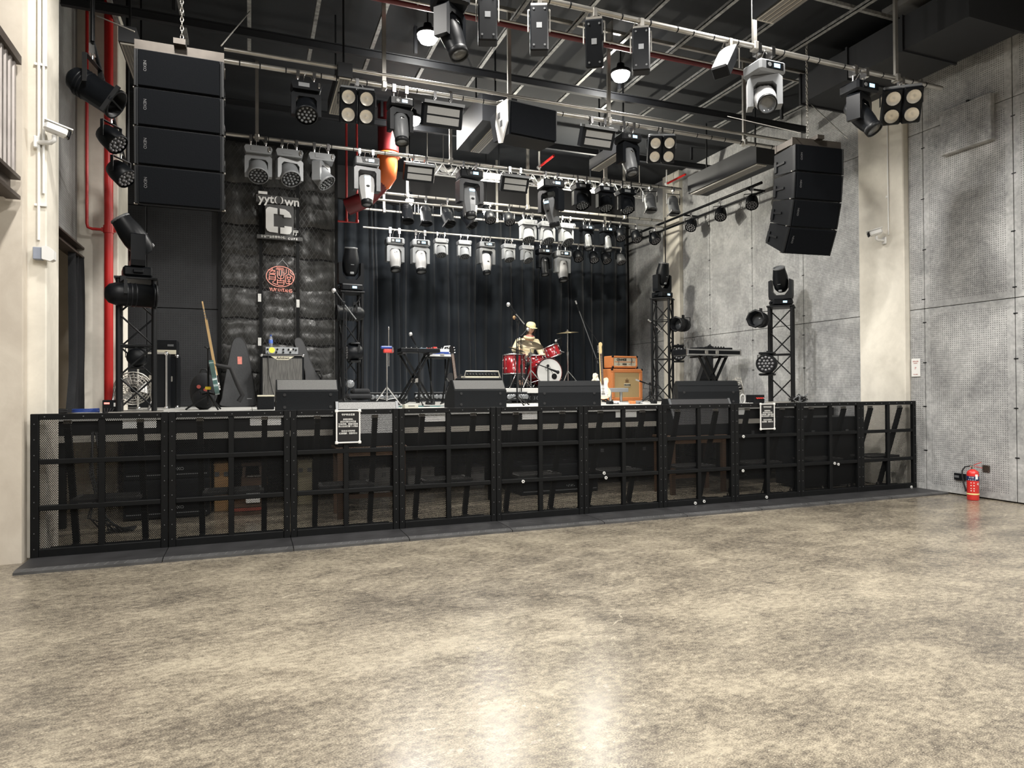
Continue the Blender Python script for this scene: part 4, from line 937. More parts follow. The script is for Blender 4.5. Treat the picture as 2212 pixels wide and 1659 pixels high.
t2 = thing('amplifier_head', 'orange amplifier head with cream front panel on the orange cabinet', 'amplifier', (pX(1351, y), y+.02, zt1+.02), .12)
W2 = pX(1379, y)-pX(1320, y); H2 = pZ(1350, 769, y)-zt1-.02
slab_frame(t2, W2, H2, .26, .04, ORG).build('corner_guard', BLK, t2)
q = MB(); [q.box((i*(W2/2-.08), .1, -.01), (.05, .2, .02)) for i in (-1, 1)]; q.build('foot', RUB, t2)
MB().box((0, .008, H2/2), (W2-.08, .02, H2-.08)).build('front_panel', CRM, t2); MB().box((0, -.004, H2*.5), (W2-.14, .006, .014)).build('trim_line', ORG, t2)
text('logo', 'ORANGE', .06, BLK, t2, (-.08, -.004, H2*.68), bold=.003)
q = MB(); [q.cyl((-.05+.035*k, 0, H2*.32), (-.05+.035*k, -.03, H2*.32), .012, n=10) for k in range(3)]; q.build('knob', BLK, t2)
for k in range(6): MB().box((-.19+.03*k if k < 3 else .02+.03*k, -.003, H2*.3), (.016, .004, .012)).build('switch_mark', GPL, t2)
q = MB().tube([(.16, -.01, H2-.03), (.17, -.03, H2*.6), (.14, -.03, H2*.35)], .006, 5); q.build('cable', RUB, t2)
for s in (-1, 1): MB().tube([(s*.16, -.012, .05), (s*.16, -.014, H2-.05)], .006, 6).build('panel_edge', CHR, t2)
# bass amplifier
y = 10.9; x0, x1 = pX(563, y), pX(657, y); zt1 = pZ(610, 765, y); W = x1-x0; H = zt1-ZS-.04
BG = weave('grey_ribbed_cloth', (.06, .06, .058), (.19, .185, .175), 190, 6)
bx = thing('flight_box', 'low black box with pale top edge under the bass cabinet', 'box', (pX(585, y)+.02, y+.02, ZS)); MB().cbox((.12, .16, .017), (W+.06, .4, .034), .004).build('body', BPL, bx)
t = thing('bass_cabinet', 'black bass cabinet with grey ribbed grille cloth before the padded partition', 'amplifier', ((x0+x1)/2, y, ZS+.036))
MB().cbox((0, .2, H/2), (W, .38, H), .012).build('cabinet', BPL, t); MB().box((0, .004, H/2-.01), (W-.06, .02, H-.1)).build('grille_cloth', BG, t)
MB().box((0, 0, H-.012), (W-.02, .014, .012)).build('silver_trim', CHR, t)
for i in (-1, 1):
    for k in (0, 1): MB().ell((i*(W/2-.015), .012, .015+k*(H-.03)), (.028, .028, .028), 10, 6).build('corner_cap', CHR, t)
MB().prism([(-.17, 0), (.17, 0), (.08, -.055), (-.08, -.055)], -.012, -.005, TR(0, 0, H-.03)).build('name_plate', mat('cream_panel', (.7, .66, .52), .5), t)
lg = text('logo', 'Ashdown', .05, BLK, t, (0, -.0135, H-.056), bold=.001); lg.data.shear = .35
y2 = y+.03; hx0, hx1 = pX(573, y2), pX(645, y2); hz = pZ(610, 749, y2)-zt1
t = thing('bass_amplifier', 'silver bass amplifier head with a yellow meter on the black cabinet', 'amplifier', ((hx0+hx1)/2, y2, zt1-.003)); W = hx1-hx0
MB().cbox((0, .15, hz/2), (W, .28, hz), .006).build('body', GPL, t); MB().cbox((0, .003, hz/2), (W-.01, .012, hz-.01), .003).build('front_panel', mat('silver_panel', (.4, .42, .44), .4, .4, .1, 20), t)
YEL = mat('lit_yellow_meter', (.9, .75, .05), .4, 0, 0, emit=(1, .8, .05), estr=.9)
MB().cyl((-W*.3, -.002, hz*.55), (-W*.3, -.012, hz*.55), hz*.36, n=20).build('meter', YEL, t)
for k, (u, v) in enumerate(((-.43, .65), (-.14, .65), (-.17, .28), (.04, .65), (.04, .28), (.2, .65), (.25, .28), (.42, .6), (.34, .7))): MB().cyl((u*W, -.002, v*hz), (u*W, -.02, v*hz), hz*.13, n=12).build('knob', BLK, t)
MB().box((.28*W, -.005, .68*hz), (.05, .006, .03)).build('white_label', WPL, t); MB().tube([(-W*.44, -.01, hz*.25), (-W*.42, -.05, 0), (-W*.4, -.06, -.3), (-W*.3, -.1, -.55), (-W*.15, -.15, -zt1+ZS+.02)], .006, 5).build('cable', RUB, t)
PLB = mat('clear_plastic', (.75, .82, .95), .08, 0, 0, trans=.75); BLB = mat('blue_label', (.1, .2, .65), .5); 
def bottle(x, y, z, lab, h=.2):
    t = thing('water_bottle', lab, 'bottle', (x, y, z), 0, 'plastic water bottles')
    MB().lathe([(0, 0), (.028, 0), (.031, .01), (.031, h*.62), (.027, h*.72), (.014, h*.86), (.012, h*.9), (0, h*.9)], 14).build('body', PLB, t)
    MB().lathe([(.0315, h*.3), (.0318, h*.31), (.0318, h*.58), (.0315, h*.59)], 14).build('label_band', BLB, t); MB().cyl((0, 0, h*.88), (0, 0, h), .015, n=12).build('cap', BLUE, t)
bottle(pX(585, 11.05), 11.05, zt1+hz-.001, 'plastic water bottle with blue label on the silver bass head', .19)
bottle(pX(1586, 8.35), 8.35, ZS, 'plastic water bottle with blue label by the white cable loop', .21)
bottle(pX(984, 12.3)-.0, 12.9, ZS, 'white plastic bottle standing on the stage behind the keyboard stand', .2) if False else None
# small black box left of the first wedge
x = pX(574, 9.2); t = thing('small_amplifier', 'small black box amplifier with pale top edge left of the first wedge', 'amplifier', (x, 9.2, ZS)); H = pZ(574, 853, 9.2)-ZS; W = pX(593, 9.2)-pX(556, 9.2)
MB().cbox((0, .12, H/2), (W, .24, H), .008).build('cabinet', BPL, t); MB().box((0, -.002, H*.45), (W-.02, .006, H*.8)).build('grille', DCB, t); MB().cbox((0, .0, H-.012), (W, .02, .02), .004).build('top_trim', mat('cream_panel', (.7, .66, .52), .5), t)
# ================================================================== guitars
def smooth(pts, n=5):                                           # closed Catmull-Rom through outline points
    out = []; m = len(pts)
    for i in range(m):
        p0, p1, p2, p3 = [Vector(pts[(i+k-1) % m]) for k in range(4)]
        for j in range(n):
            t = j/n; out.append(tuple(.5*((2*p1)+(-p0+p2)*t+(2*p0-5*p1+4*p2-p3)*t*t+(-p0+3*p1-3*p2+p3)*t**3)))
    return out
MAPLE = mat('maple', (.62, .42, .2), .4, 0, .15, 12); ROSE = mat('rosewood', (.1, .05, .03), .5, 0, .2, 20)
def guitar(name, lab, loc, rot, outline, bcol, neckL, fb, headpts, headcol, guard=None, gcol=None, th=.045, npick=3, tuners=((-1, 6),), scale=1., strap=None):
    t = thing(name, lab, 'guitar', loc); t.rotation_euler = rot; t.scale = (scale,)*3
    zt = max(p[1] for p in outline)*.78
    MB().prism(smooth(outline), -th/2, th/2, smooth=False).build('body', bcol, t)
    n0, n1 = zt-.1, zt+neckL
    MB().add([(-.028, -th/2-.012, n0), (.028, -th/2-.012, n0), (.021, -th/2-.012, n1), (-.021, -th/2-.012, n1), (-.026, -th/2+.014, n0), (.026, -th/2+.014, n0), (.02, -th/2+.01, n1), (-.02, -th/2+.01, n1)], [(0, 1, 2, 3), (7, 6, 5, 4), (0, 4, 5, 1), (1, 5, 6, 2), (2, 6, 7, 3), (3, 7, 4, 0)]).build('neck', MAPLE if fb is MAPLE else headcol, t)
    f = MB().box((0, -th/2-.0145, (n0+n1)/2), (.045, .005, n1-n0)); f = f.build('fingerboard', fb, t)
    fr = MB()
    for k in range(16): fr.box((0, -th/2-.0175, n1-(n1-n0)*(1-.5**(k/9.))*1.25), (.044, .002, .003))
    fr.build('fret', CHR, f, kind='stuff')
    MB().prism([(x, z+n1) for x, z in headpts], -th/2-.008, -th/2+.008).build('headstock', headcol, t)
    tn = MB()
    for s, k in tuners:
        for j in range(k): tn.cyl((s*.03, -th/2, n1+.03+j*.025*(6/k if k < 6 else 1)*.85), (s*.056, -th/2, n1+.03+j*.025*(6/k if k < 6 else 1)*.85), .008, n=6)
    tn.build('tuner', CHR, t)
    if guard: MB().prism(smooth(guard, 4), -th/2-.004, -th/2-.0005).build('pickguard', gcol, t)
    for k in range(npick): MB().cbox((0, -th/2-.007, .13+.055*k), (.075, .012, .02), .003).build('pickup', gcol if gcol is not BLK else BLK, t)
    MB().box((0, -th/2-.008, .085), (.07, .014, .022)).build('bridge', CHR, t)
    kn = MB(); [kn.cyl((.075+.012*k, -th/2-.002, .12-.035*k), (.075+.012*k, -th/2-.018, .12-.035*k), .011, n=8) for k in range(3)]; kn.build('knob', WPL if gcol is WPL else BLK, t)
    st = MB(); [st.bar((-.017+.0068*k, -th/2-.019, .08), (-.014+.0056*k, -th/2-.019, n1+.02), .0012) for k in range(6)]; st.build('string', STL, t, kind='stuff')
    return t, n1
STRAT = [(-.02, 0), (.06, .004), (.13, .03), (.165, .09), (.155, .15), (.115, .2), (.11, .25), (.13, .3), (.125, .345), (.09, .36), (.055, .33), (.03, .29), (-.03, .29), (-.06, .33), (-.08, .39), (-.11, .43), (-.14, .42), (-.15, .36), (-.13, .3), (-.11, .24), (-.12, .19), (-.155, .13), (-.16, .07), (-.12, .02)]
LPO = [(0, 0), (.09, .01), (.15, .06), (.165, .12), (.14, .18), (.11, .22), (.11, .27), (.135, .31), (.12, .345), (.08, .35), (.05, .32), (.04, .33), (-.03, .375), (-.08, .385), (-.12, .36), (-.135, .31), (-.11, .25), (-.12, .2), (-.16, .14), (-.165, .08), (-.12, .025)]
CREAM = mat('cream_lacquer', (.8, .76, .6), .2, 0, .05, 10, spec=.6); BLKL = mat('black_lacquer', (.01, .01, .011), .12, 0, .1, 10, spec=.7); TEAL = mat('teal_lacquer', (.07, .135, .125), .2, 0, .2, 10, spec=.6)
SHEAD = [(-.021, 0), (.021, 0), (.03, .04), (.028, .12), (.045, .165), (.035, .19), (.01, .2), (-.015, .185), (-.03, .04)]
y = 10.1; zb = pZ(1301, 862, y)
t, n1 = guitar('electric_guitar', 'cream electric guitar with cream pickguard on a stand before the orange cabinet', (pX(1301, y), y, zb), (-.12, .02, .1), STRAT, CREAM, .42, ROSE, SHEAD, mat('pale_maple', (.75, .58, .3), .4), [(-.05, .06), (.06, .05), (.11, .12), (.09, .2), (.1, .31), (.06, .3), (-.02, .27), (-.06, .3), (-.09, .36), (-.09, .26), (-.08, .16)], WPL, scale=1.02)
MB().tube([(-.09, -.03, .41), (-.16, .02, .3), (-.19, .03, .05), (-.17, .03, -.08), (-.1, .03, -.13), (-.02, .02, -.02)], .022, 6).build('strap', mat('cream_strap', (.66, .6, .5), .8), t)
def gstand(x, y, zc, h, lab, m=BLK, yellow=False, lean=0.):
    t = thing('guitar_stand', lab, 'stand', (x, y, ZS), 0, 'guitar stands')
    MB().cyl((0, 0, .08), (0, .06, h), .013, n=8).build('pole', m, t)
    for k in range(3):
        a = -PI/2+.0+2*PI*k/3+.5; MB().cyl((0, .02, zc), (.26*math.cos(a), .02+.26*math.sin(a), .012), .013, .011, 8).build('leg', m, t)
    q = MB()
    for s in (-1, 1): q.tube([(0, .02, zc+.02), (s*.07, -.01, zc), (s*.085, -.08, zc), (s*.085, -.1, zc+.03)], .01, 6)
    q.build('cradle', m, t); MB().tube([(0, .06, h), (-.03, .05, h+.02), (-.035, .0, h+.02)], .009, 6).tube([(0, .06, h), (.03, .05, h+.02), (.035, .0, h+.02)], .009, 6).build('neck_yoke', m, t)
    if yellow: MB().cbox((0, .02, zc+.08), (.07, .06, .04), .008).build('yellow_release', mat('yellow_plastic', (.85, .6, .03), .45), t)
    return t
gstand(pX(1301, y), y+.14, zb-ZS-.02, .75, 'black guitar stand holding the cream electric guitar')
y = 10.7; zb = pZ(985, 852, y)-.03
guitar('electric_guitar', 'black single-cut electric guitar on a stand behind the second wedge', (pX(987, y), y, zb), (-.12, -.08, .1), LPO, BLKL, .38, ROSE, [(-.021, 0), (.021, 0), (.042, .05), (.036, .13), (.0, .15), (-.036, .13), (-.042, .05)], BLKL, [(.02, .08), (.1, .1), (.1, .2), (.04, .28), (.02, .2)], CREAM, npick=2, tuners=((-1, 3), (1, 3)), scale=1.02)
gstand(pX(987, y)+.02, y+.14, max(.1, zb-ZS-.02), .75, 'black guitar stand holding the black single-cut guitar')
y = 9.3; zb = pZ(470, 852, y)
t, n1 = guitar('bass_guitar', 'teal bass guitar seen edge-on with natural neck, on a stand at the left', (pX(470, y), y, zb), (-.17, -.1, 1.62), STRAT, TEAL, .58, MAPLE, [(-.021, 0), (.021, 0), (.03, .05), (.025, .16), (.035, .2), (.01, .225), (-.02, .2), (-.03, .05)], MAPLE, [(-.05, .06), (.06, .05), (.11, .12), (.09, .2), (.1, .31), (.06, .3), (-.02, .27), (-.06, .3), (-.09, .26), (-.08, .16)], WPL, npick=1, tuners=((-1, 4),), th=.05, scale=1.03)
MB().tube([(0, .02, .38), (0, -.2, .3), (0, -.24, .1), (0, -.28, -.06), (0, -.22, -.13)], .028, 6).build('strap', RUB, t)
gstand(pX(449, y), y+.05, .2, .78, 'black tripod guitar stand with yellow release holding the teal bass', yellow=True)
# gig cases
DGF = mat('dark_grey_fabric', (.055, .057, .06), .9, 0, .2, 60, .2)
y = 11.25; x0, x1 = pX(479, y), pX(551, y); H = pZ(515, 729, y)-ZS; xm = (x0+x1)/2; W = x1-x0
t = thing('gig_case', 'dark grey padded guitar case with a red sticker leaning on the padded partition', 'case', (xm, y, ZS+.005)); t.rotation_euler = (-.16, .0, .12)
o = smooth([(-.5*W, .0), (.48*W, .0), (.5*W, .12*H), (.43*W, .4*H), (.33*W, .7*H), (.22*W, .92*H), (.05*W, 1.0*H), (-.14*W, .95*H), (-.27*W, .7*H), (-.4*W, .4*H), (-.5*W, .12*H)])
MB().prism(o, -.09, .07).build('body', DGF, t); MB().tube([(px*1.0, -.085, pz) for px, pz in o], .008, 5, closed=True).build('zip_piping', RUB, t)
MB().box((.02, -.092, .66*H), (.065, .004, .12)).build('red_sticker', mat('red_white_sticker', (.62, .2, .16), .6, 0, .5, 20), t); MB().box((.15, -.092, .1*H), (.07, .003, .012)).build('brand_tag', LPL, t)
y = 11.2; x = pX(692, y); H = pZ(665, 722, y)-ZS
t = thing('gig_bag', 'black leather-look gig bag leaning against the padded partition right of the bass cabinet', 'case', (x, y, ZS+.06)); t.rotation_euler = (-.35, -.26, .2)
o = smooth([(-.16, 0), (.14, 0), (.16, .15), (.13, .35), (.07, .6), (.07, H*.9), (0, H*.98), (-.07, H*.9), (-.07, .6), (-.13, .35), (-.17, .15)]); MB().prism(o, -.07, .05).build('body', BPL, t); MB().tube([(a, -.066, b) for a, b in o], .007, 5, closed=True).build('zip_piping', RUB, t); MB().tube([(.1, -.07, .3), (.13, -.14, .36), (.13, -.14, .46), (.09, -.07, .5)], .012, 6).build('handle', RUB, t)
y = 9.75; x = pX(1576, y); H = pZ(1585, 741, y)-ZS
t = thing('gig_bag', 'tall black gig bag standing behind the keyboard case by the grey wall', 'case', (x+.22, y+1.0, ZS)); t.rotation_euler = (-.1, .12, -.1)
o = smooth([(-.2, 0), (.2, 0), (.22, .15), (.18, .4), (.1, .7), (.1, H*.95), (.04, H*1.03), (-.05, H*.98), (-.08, .7), (-.17, .4), (-.22, .15)]); MB().prism(o, -.08, .06).build('body', FAB, t); MB().tube([(a, -.076, b) for a, b in o], .008, 5, closed=True).build('zip_piping', RUB, t)
y = 9.75; x = pX(440, y)
t = thing('backpack', 'black backpack with red badges on the stage floor behind the teal bass', 'bag', (x, y, ZS)); MB().ell((0, .0, .24), (.17, .14, .25), 16, 10).build('body', FAB, t); MB().ell((0, -.1, .15), (.13, .08, .13), 14, 8).build('front_pocket', FAB, t)
q = MB(); [q.cyl((dx, -.135+.03*abs(dx)*3, dz), (dx, -.155+.03*abs(dx)*3, dz), .025, n=10) for dx, dz in ((-.05, .3), (.03, .26), (-.01, .2))]; q.build('badge', mat('red_badge', (.5, .1, .08), .5), t); MB().tube([(-.05, 0, .47), (-.03, 0, .53), (.03, 0, .53), (.05, 0, .47)], .01, 6).build('handle', RUB, t)
# ================================================================== drum riser and drums
ZR = 1.44; rx0, rx1 = pX(1078, 11.2), pX(1290, 11.2)
t = thing('drum_riser', 'white topped drum riser on black trussed sides before the curtain', 'platform', ((rx0+rx1)/2, 11.2, ZS)); W = rx1-rx0
WDK = mat('white_riser_edge', (.62, .62, .6), .5, 0, .08, 5)
MB().cbox((0, 1.1, .225), (W, 2.2, .09), .006).build('deck', WDK, t); MB().box((0, 1.1, .2705), (W-.1, 2.1, .003)).build('carpet', FAB, t)
for xx in (-W/2+.05, -W/6, W/6, W/2-.05):
    for yy in (.05, 2.1): MB().box((xx, yy, .09), (.05, .05, .18)).build('leg', BLK2, t)
MB().box((0, .06, .03), (W, .04, .03)).box((0, .06, .15), (W, .04, .03)).build('side_rail', BLK2, t); q = MB()
for k in range(int(W/.14)): q.tube([(-W/2+.1+k*.14+.05*math.cos(a), .06, .09+.045*math.sin(a)) for a in [j*PI/5 for j in range(10)]], .007, 5, closed=True)
q.build('side_ring', GPL, t)
DRED = mat('red_sparkle_lacquer', (.3, .012, .018), .18, .15, .5, 5, spec=.7, coat=.5); HEADW = mat('white_drum_head', (.72, .72, .7), .5, 0, .12, 4)
def drum(lab, name, loc, rot, r, d, lugs, batter=HEADW, front=True):
    t = thing(name, lab, 'drum', loc); t.rotation_euler = rot
    MB().lathe([(r, 0), (r, d), (r-.008, d), (r-.008, 0), (r, 0)], 28).build('shell', DRED, t)
    for z, m in ((d*.995, batter), (.004, HEADW)): MB().lathe([(r-.004, z), (0, z+(.002 if z > .1 else -.002))], 28).build('drum_head', m, t)
    for z in (-.012, d-.012): MB().lathe([(r+.002, z), (r+.014, z), (r+.014, z+.024), (r+.002, z+.024)], 28).build('hoop', CHR if name != 'bass_drum' else BLKL, t)
    for k in range(lugs):
        a = 2*PI*(k+.5)/lugs; q = MB(); c, s = math.cos(a), math.sin(a)
        for z in (d*.28, d*.72): q.ell((c*(r+.012), s*(r+.012), z), (.016, .016, .022), 8, 6)
        q.cyl((c*(r+.018), s*(r+.018), 0), (c*(r+.018), s*(r+.018), d), .004, n=5); q.build('lug', CHR, t)
    return t
yb = 11.75; bc = atY(1185, 798, yb); R = .27; bz = ZR+R+.03
t = drum('red bass drum with white front head and black port hole on the riser', 'bass_drum', (bc.x, yb+.42, bz), (PI/2, 0, .05), R, .42, 8, HEADW)
MB().cyl((.1, -.075, .4205), (.1, -.075, .4255), .057, n=20).build('port_hole', BLK, t)
em = MB(); 
for k in range(6):
    a, b = k*PI/3+.2, (k+1)*PI/3+.2; em.bar((-.04+.06*math.cos(a), .085+.06*math.sin(a), .4235), (-.04+.06*math.cos(b), .085+.06*math.sin(b), .4235), .004, .002); em.bar((-.04, .085, .4235), (-.04+.06*math.cos(a), .085+.06*math.sin(a), .4235), .004, .002)
em.build('printed_emblem', GPL, t)
for s in (-1, 1): MB().cyl((s*R*.8, -R*.55, .32), (s*(R+.1), -R-.02, .44), .009, n=6).build('spur', CHR, t)
fx = atY(1111, 785, 11.75); t = drum('large red floor tom with chrome legs left of the bass drum', 'floor_tom', (fx.x, 11.75, ZR+.27), (0, 0, 0), .2, .36, 8)
for k in range(3):
    a = -1.2+2*PI*k/3; MB().cyl((.222*math.cos(a), .222*math.sin(a), .22), (.235*math.cos(a), .235*math.sin(a), -.27), .008, n=6).build('leg', CHR, t)
rt = atY(1195, 757, 12.0); t = drum('small red rack tom tilted above the bass drum', 'rack_tom', (rt.x+.02, 12.0, rt.z-.12), (-.12, -.38, 0), .145, .22, 6)
MB().cyl((.14, .05, .1), (.27, .08, -.0), .012, n=6).build('mount_arm', CHR, t)
sn = atY(1158, 778, 12.2); t = drum('red snare drum half hidden behind the bass drum', 'snare_drum', (sn.x+.02, 12.25, ZR+.5), (0, 0, 0), .17, .14, 8)
MB().cyl((0, 0, -.05), (0, 0, -.5), .014, n=8).build('stand_pole', CHR, t)
for k in range(3): MB().cyl((0, 0, -.25), (.2*math.cos(k*2.1), .2*math.sin(k*2.1), -.495), .009, n=6).build('stand_leg', CHR, t)
BRZ = mat('bronze_cymbal', (.36, .3, .19), .3, .75, .25, 9); BRZD = mat('dark_bronze_cymbal', (.16, .13, .09), .35, .7, .3, 9)
def cym_stand(px, py, y, r, tilt, lab, m, legr=.27, z0=ZR):
    p = atY(px, py, y); t = thing('cymbal_stand', lab, 'cymbal', (p.x, y, z0)); h = p.z-z0
    MB().cyl((0, 0, .05), (0, 0, h*.6), .014, n=8).cyl((0, 0, h*.55), (0, 0, h-.015), .009, n=8).cyl((0, 0, h*.58), (0, 0, h*.64), .02, n=8).build('pole', CHR, t)
    for k in range(3):
        a = -.4+2*PI*k/3; MB().cyl((0, 0, .34), (legr*math.cos(a), legr*math.sin(a), .014), .011, n=6).ell((legr*math.cos(a), legr*math.sin(a), .016), (.018, .018, .015)).cyl((0, 0, .1), (legr*.6*math.cos(a), legr*.6*math.sin(a), .15), .006, n=5).build('leg', CHR, t)
    c = MB().lathe([(0, .032), (.02, .03), (.04, .018), (.05, .012), (r*.6, .004), (r, -.012), (r, -.015), (r*.6, 0), (.05, .008), (0, .024)], 32).build('cymbal', m, t, (0, 0, h-.02), tilt)
    MB().cyl((0, 0, .02), (0, 0, .06), .008, n=8).cyl((0, 0, .03), (0, 0, .045), .018, n=8).build('wing_nut', CHR, c)
cym_stand(1146, 741, 11.55, .25, (.42, .08, 0), 'dark crash cymbal tilted in front of the drummer on a chrome stand', BRZD)
cym_stand(1226, 716, 12.0, .22, (.03, -.08, 0), 'bright bronze ride cymbal on a tall chrome stand right of the drums', BRZ)
cym_stand(1117, 752, 12.15, .17, (.1, .3, 0), 'small bronze cymbal pair behind the floor tom on a chrome stand', BRZ)
sb = thing('mic_clamp', 'small tom microphone on a clip at the rack tom rim', 'microphone', tuple(atY(1208, 733, 11.95))); mic(sb, (-.07, 0, -.03), (-1, 0, -.5), .9); MB().tube([(0, 0, .0), (.05, .0, -.03), (.06, .02, -.12)], .008, 5).build('clip_arm', BLK, sb)
gb = atY(1111, 686, 12.4); t = thing('room_microphone', 'round gold-headed microphone on a thin stand behind the floor tom', 'microphone stand', (gb.x, 12.4, ZR)); hh = gb.z-ZR
MB().ell((0, 0, hh), (.036, .036, .04), 14, 10).build('mic_head', mat('gold_grille', (.5, .3, .16), .4, .5), t); MB().cyl((.02, 0, hh-.02), (.11, 0, hh-.06), .02, .012, 10).build('microphone', BPL, t); MB().tube([(.1, 0, hh-.06), (.06, 0, hh-.3), (.0, 0, .02)], .009, 6).build('pole', BLK, t)
for k in range(3): MB().cyl((0, 0, .1), (.2*math.cos(k*2.1+1), .2*math.sin(k*2.1+1), .01), .009, n=6).build('leg', BLK, t)
t = thing('drum_throne', 'black round drum throne under the drummer', 'stool', (pX(1142, 12.75), 12.78, ZR)); MB().lathe([(0, .5), (.15, .5), (.17, .48), (.17, .43), (.15, .41), (0, .41)], 20).build('seat', FAB, t); MB().cyl((0, 0, .05), (0, 0, .42), .016, n=8).build('pole', CHR, t)
for k in range(3): MB().cyl((0, 0, .25), (.22*math.cos(k*2.1), .22*math.sin(k*2.1), .012), .011, n=6).build('leg', CHR, t)
# ================================================================== the drummer
def skin(name, chains, m, parent, sub=2):
    vs = []; es = []; rs = []; idx = {}
    for ch in chains:
        prev = None
        for p, r in ch:
            k = tuple(round(c, 4) for c in p)
            if k not in idx: idx[k] = len(vs); vs.append(p); rs.append(r)
            i = idx[k]
            if prev is not None and prev != i: es.append((prev, i))
            prev = i
    me = bpy.data.meshes.new(name); me.from_pydata(vs, es, []); o = put(name, me, parent)
    md = o.modifiers.new('s', 'SKIN'); md.use_smooth_shade = True; ss = o.modifiers.new('u', 'SUBSURF'); ss.levels = sub; ss.render_levels = sub
    for i, v in enumerate(me.skin_vertices[0].data): v.radius = rs[i] if isinstance(rs[i], tuple) else (rs[i], rs[i])
    me.skin_vertices[0].data[0].use_root = True
    dg = bpy.context.evaluated_depsgraph_get(); me2 = bpy.data.meshes.new_from_object(o.evaluated_get(dg)); o.modifiers.clear(); o.data = me2
    me2.materials.clear(); me2.materials.append(m); return o
SKIN_ = mat('skin', (.62, .38, .26), .55, 0, .06, 10); HOOD = mat('cream_hoodie', (.8, .71, .47), .9, 0, .1, 16, .2); TRO = mat('grey_trousers', (.1, .1, .1), .9, 0, .2, 30)
hd = atY(1151, 709, 12.62); X0 = hd.x
P = thing('person', 'drummer in a cream hoodie and cream cap, sitting behind the red drums looking down', 'person', (X0-.06, 12.8, ZR))
hh = hd.z-ZR                                                   # head centre above riser
hip = .58; sh = hh-.27
head = (.03, -.14, hh)
sL, sR = (.19, -.04, sh), (-.19, -.03, sh)                      # viewer right / viewer left shoulders
eL, eR = (.29, -.12, sh-.27), (-.33, -.12, sh-.2)
wL, wR = (.24, -.36, sh-.36), (-.33, -.34, sh-.16+.0)
body = skin('body', [[((0, .05, hip), .14), ((0, .03, hip+.16), .13), ((0, 0, sh-.12), .135), ((.0, -.04, sh+.0), .1), ((.02, -.08, hh-.15), .056), ((.03, -.11, hh-.08), .06)],
                     [((.0, -.04, sh), .1), (sL, .062), (eL, .046), (wL, .03)], [((.0, -.04, sh), .1), (sR, .062), (eR, .046), (wR, .03)],
                     [((0, .05, hip), .14), ((.14, -.1, hip), .095), ((.29, -.38, hip+.02), .066), ((.29, -.4, .12), .045), ((.29, -.5, .045), .036)],
                     [((0, .05, hip), .14), ((-.14, -.1, hip), .095), ((-.3, -.36, hip+.02), .066), ((-.3, -.38, .12), .045), ((-.3, -.48, .045), .036)]], SKIN_, P)
# head with face, joined into the body mesh
hb = MB(); n, m_ = 20, 16; Mh = TR(*head) @ RX(.28) @ RZ(.1); vs = []
for j in range(m_+1):
    t_ = -PI/2+PI*j/m_
    for i in range(n):
        a = 2*PI*i/n; x, y_, z = .076*math.cos(t_)*math.cos(a), .092*math.cos(t_)*math.sin(a), .115*math.sin(t_)
        if z < 0: x *= 1-.28*(-z/.115)**1.5; y_ *= 1-.12*(-z/.115)
        fr = max(0, -math.sin(a))*math.cos(t_)
        if abs(x) < .016 and y_ < 0 and -.035 < z < .02: y_ -= .02*(1-abs(x)/.02)*(1 if z < -.01 else .5)
        if .012 < abs(x) < .05 and y_ < 0 and 0 < z < .03: y_ += .009
        if abs(x) < .03 and y_ < 0 and -.075 < z < -.045: y_ -= .006
        vs.append((x, y_, z))
hb.add(vs, [(j*n+i, j*n+(i+1) % n, (j+1)*n+(i+1) % n, (j+1)*n+i) for j in range(m_) for i in range(n)], True, 0, Mh)
for s in (-1, 1): hb.ell((s*.077, .005, .0), (.012, .02, .03), 8, 6, Mh)
def hand(q, w, d, curl):                                         # palm and five fingers closing on a stick
    w = Vector(w); d = Vector(d).normalized(); sd_ = d.cross(Vector((0, 0, 1))).normalized(); up = sd_.cross(d)
    q.ell(tuple(w+d*.045), (.036, .045, .03), 10, 7)
    for k in range(4):
        b = w+d*.08+sd_*(.03-.02*k); L = (.03, .034, .032, .025)[k]
        q.tube([b-d*.02, b+d*L*.7, b+d*(L*1.1)-up*.025, b+d*L*.5-up*.042, b-d*.0-up*.035], [.0095, .009, .0085, .008, .006], 7)
    b = w+d*.03+sd_*.035*curl; q.tube([b, b+d*.03+sd_*.016*curl-up*.01, b+d*.055+sd_*.002-up*.022], [.011, .0105, .007], 7)
hand(hb, wL, (-.15, -.9, -.35), 1); hand(hb, wR, (.1, -.9, -.2), -1)
ho = hb.build('head_tmp', SKIN_, P)
bmx = bmesh.new(); bmx.from_mesh(body.data); bmx.from_mesh(ho.data); bmx.to_mesh(body.data); bmx.free(); bpy.data.objects.remove(ho)
for s in (-1, 1): MB().ell((s*.031, -.083, .012), (.013, .008, .006), 8, 6, Mh).build('eye', BLK, P); 
MB().ell((0, -.088, -.058), (.02, .007, .006), 8, 6, Mh).build('mouth', mat('lips', (.4, .16, .13), .5), P)
hr = MB()
for s in (-1, 1): hr.ell((s*.082, .01, -.03), (.03, .07, .085), 12, 8, Mh)
hr.ell((0, .045, -.0), (.085, .065, .11), 14, 10, Mh); hr.build('hair', mat('dark_hair', (.02, .017, .016), .6, 0, .3, 40), P)
CAPM = mat('cream_cap', (.85, .77, .45), .85, 0, .1, 18)
cp = MB().lathe([(.093, .03), (.097, .05), (.094, .085), (.075, .115), (.045, .13), (0, .135)], 22, Mh @ Matrix.Diagonal((1, 1.12, 1, 1)))
cp.add([(r*math.sin(a)*1.05, -.085-r*.75*math.cos(a)*.9+ (0 if r > .05 else .03), .036-.01*(r > .05)) for r in (.05, .1) for a in [(-1.1+2.2*k/8) for k in range(9)]], [(k, k+1, 10+k, 9+k) for k in range(8)], True, 0, Mh); cp.build('cap', CAPM, P)
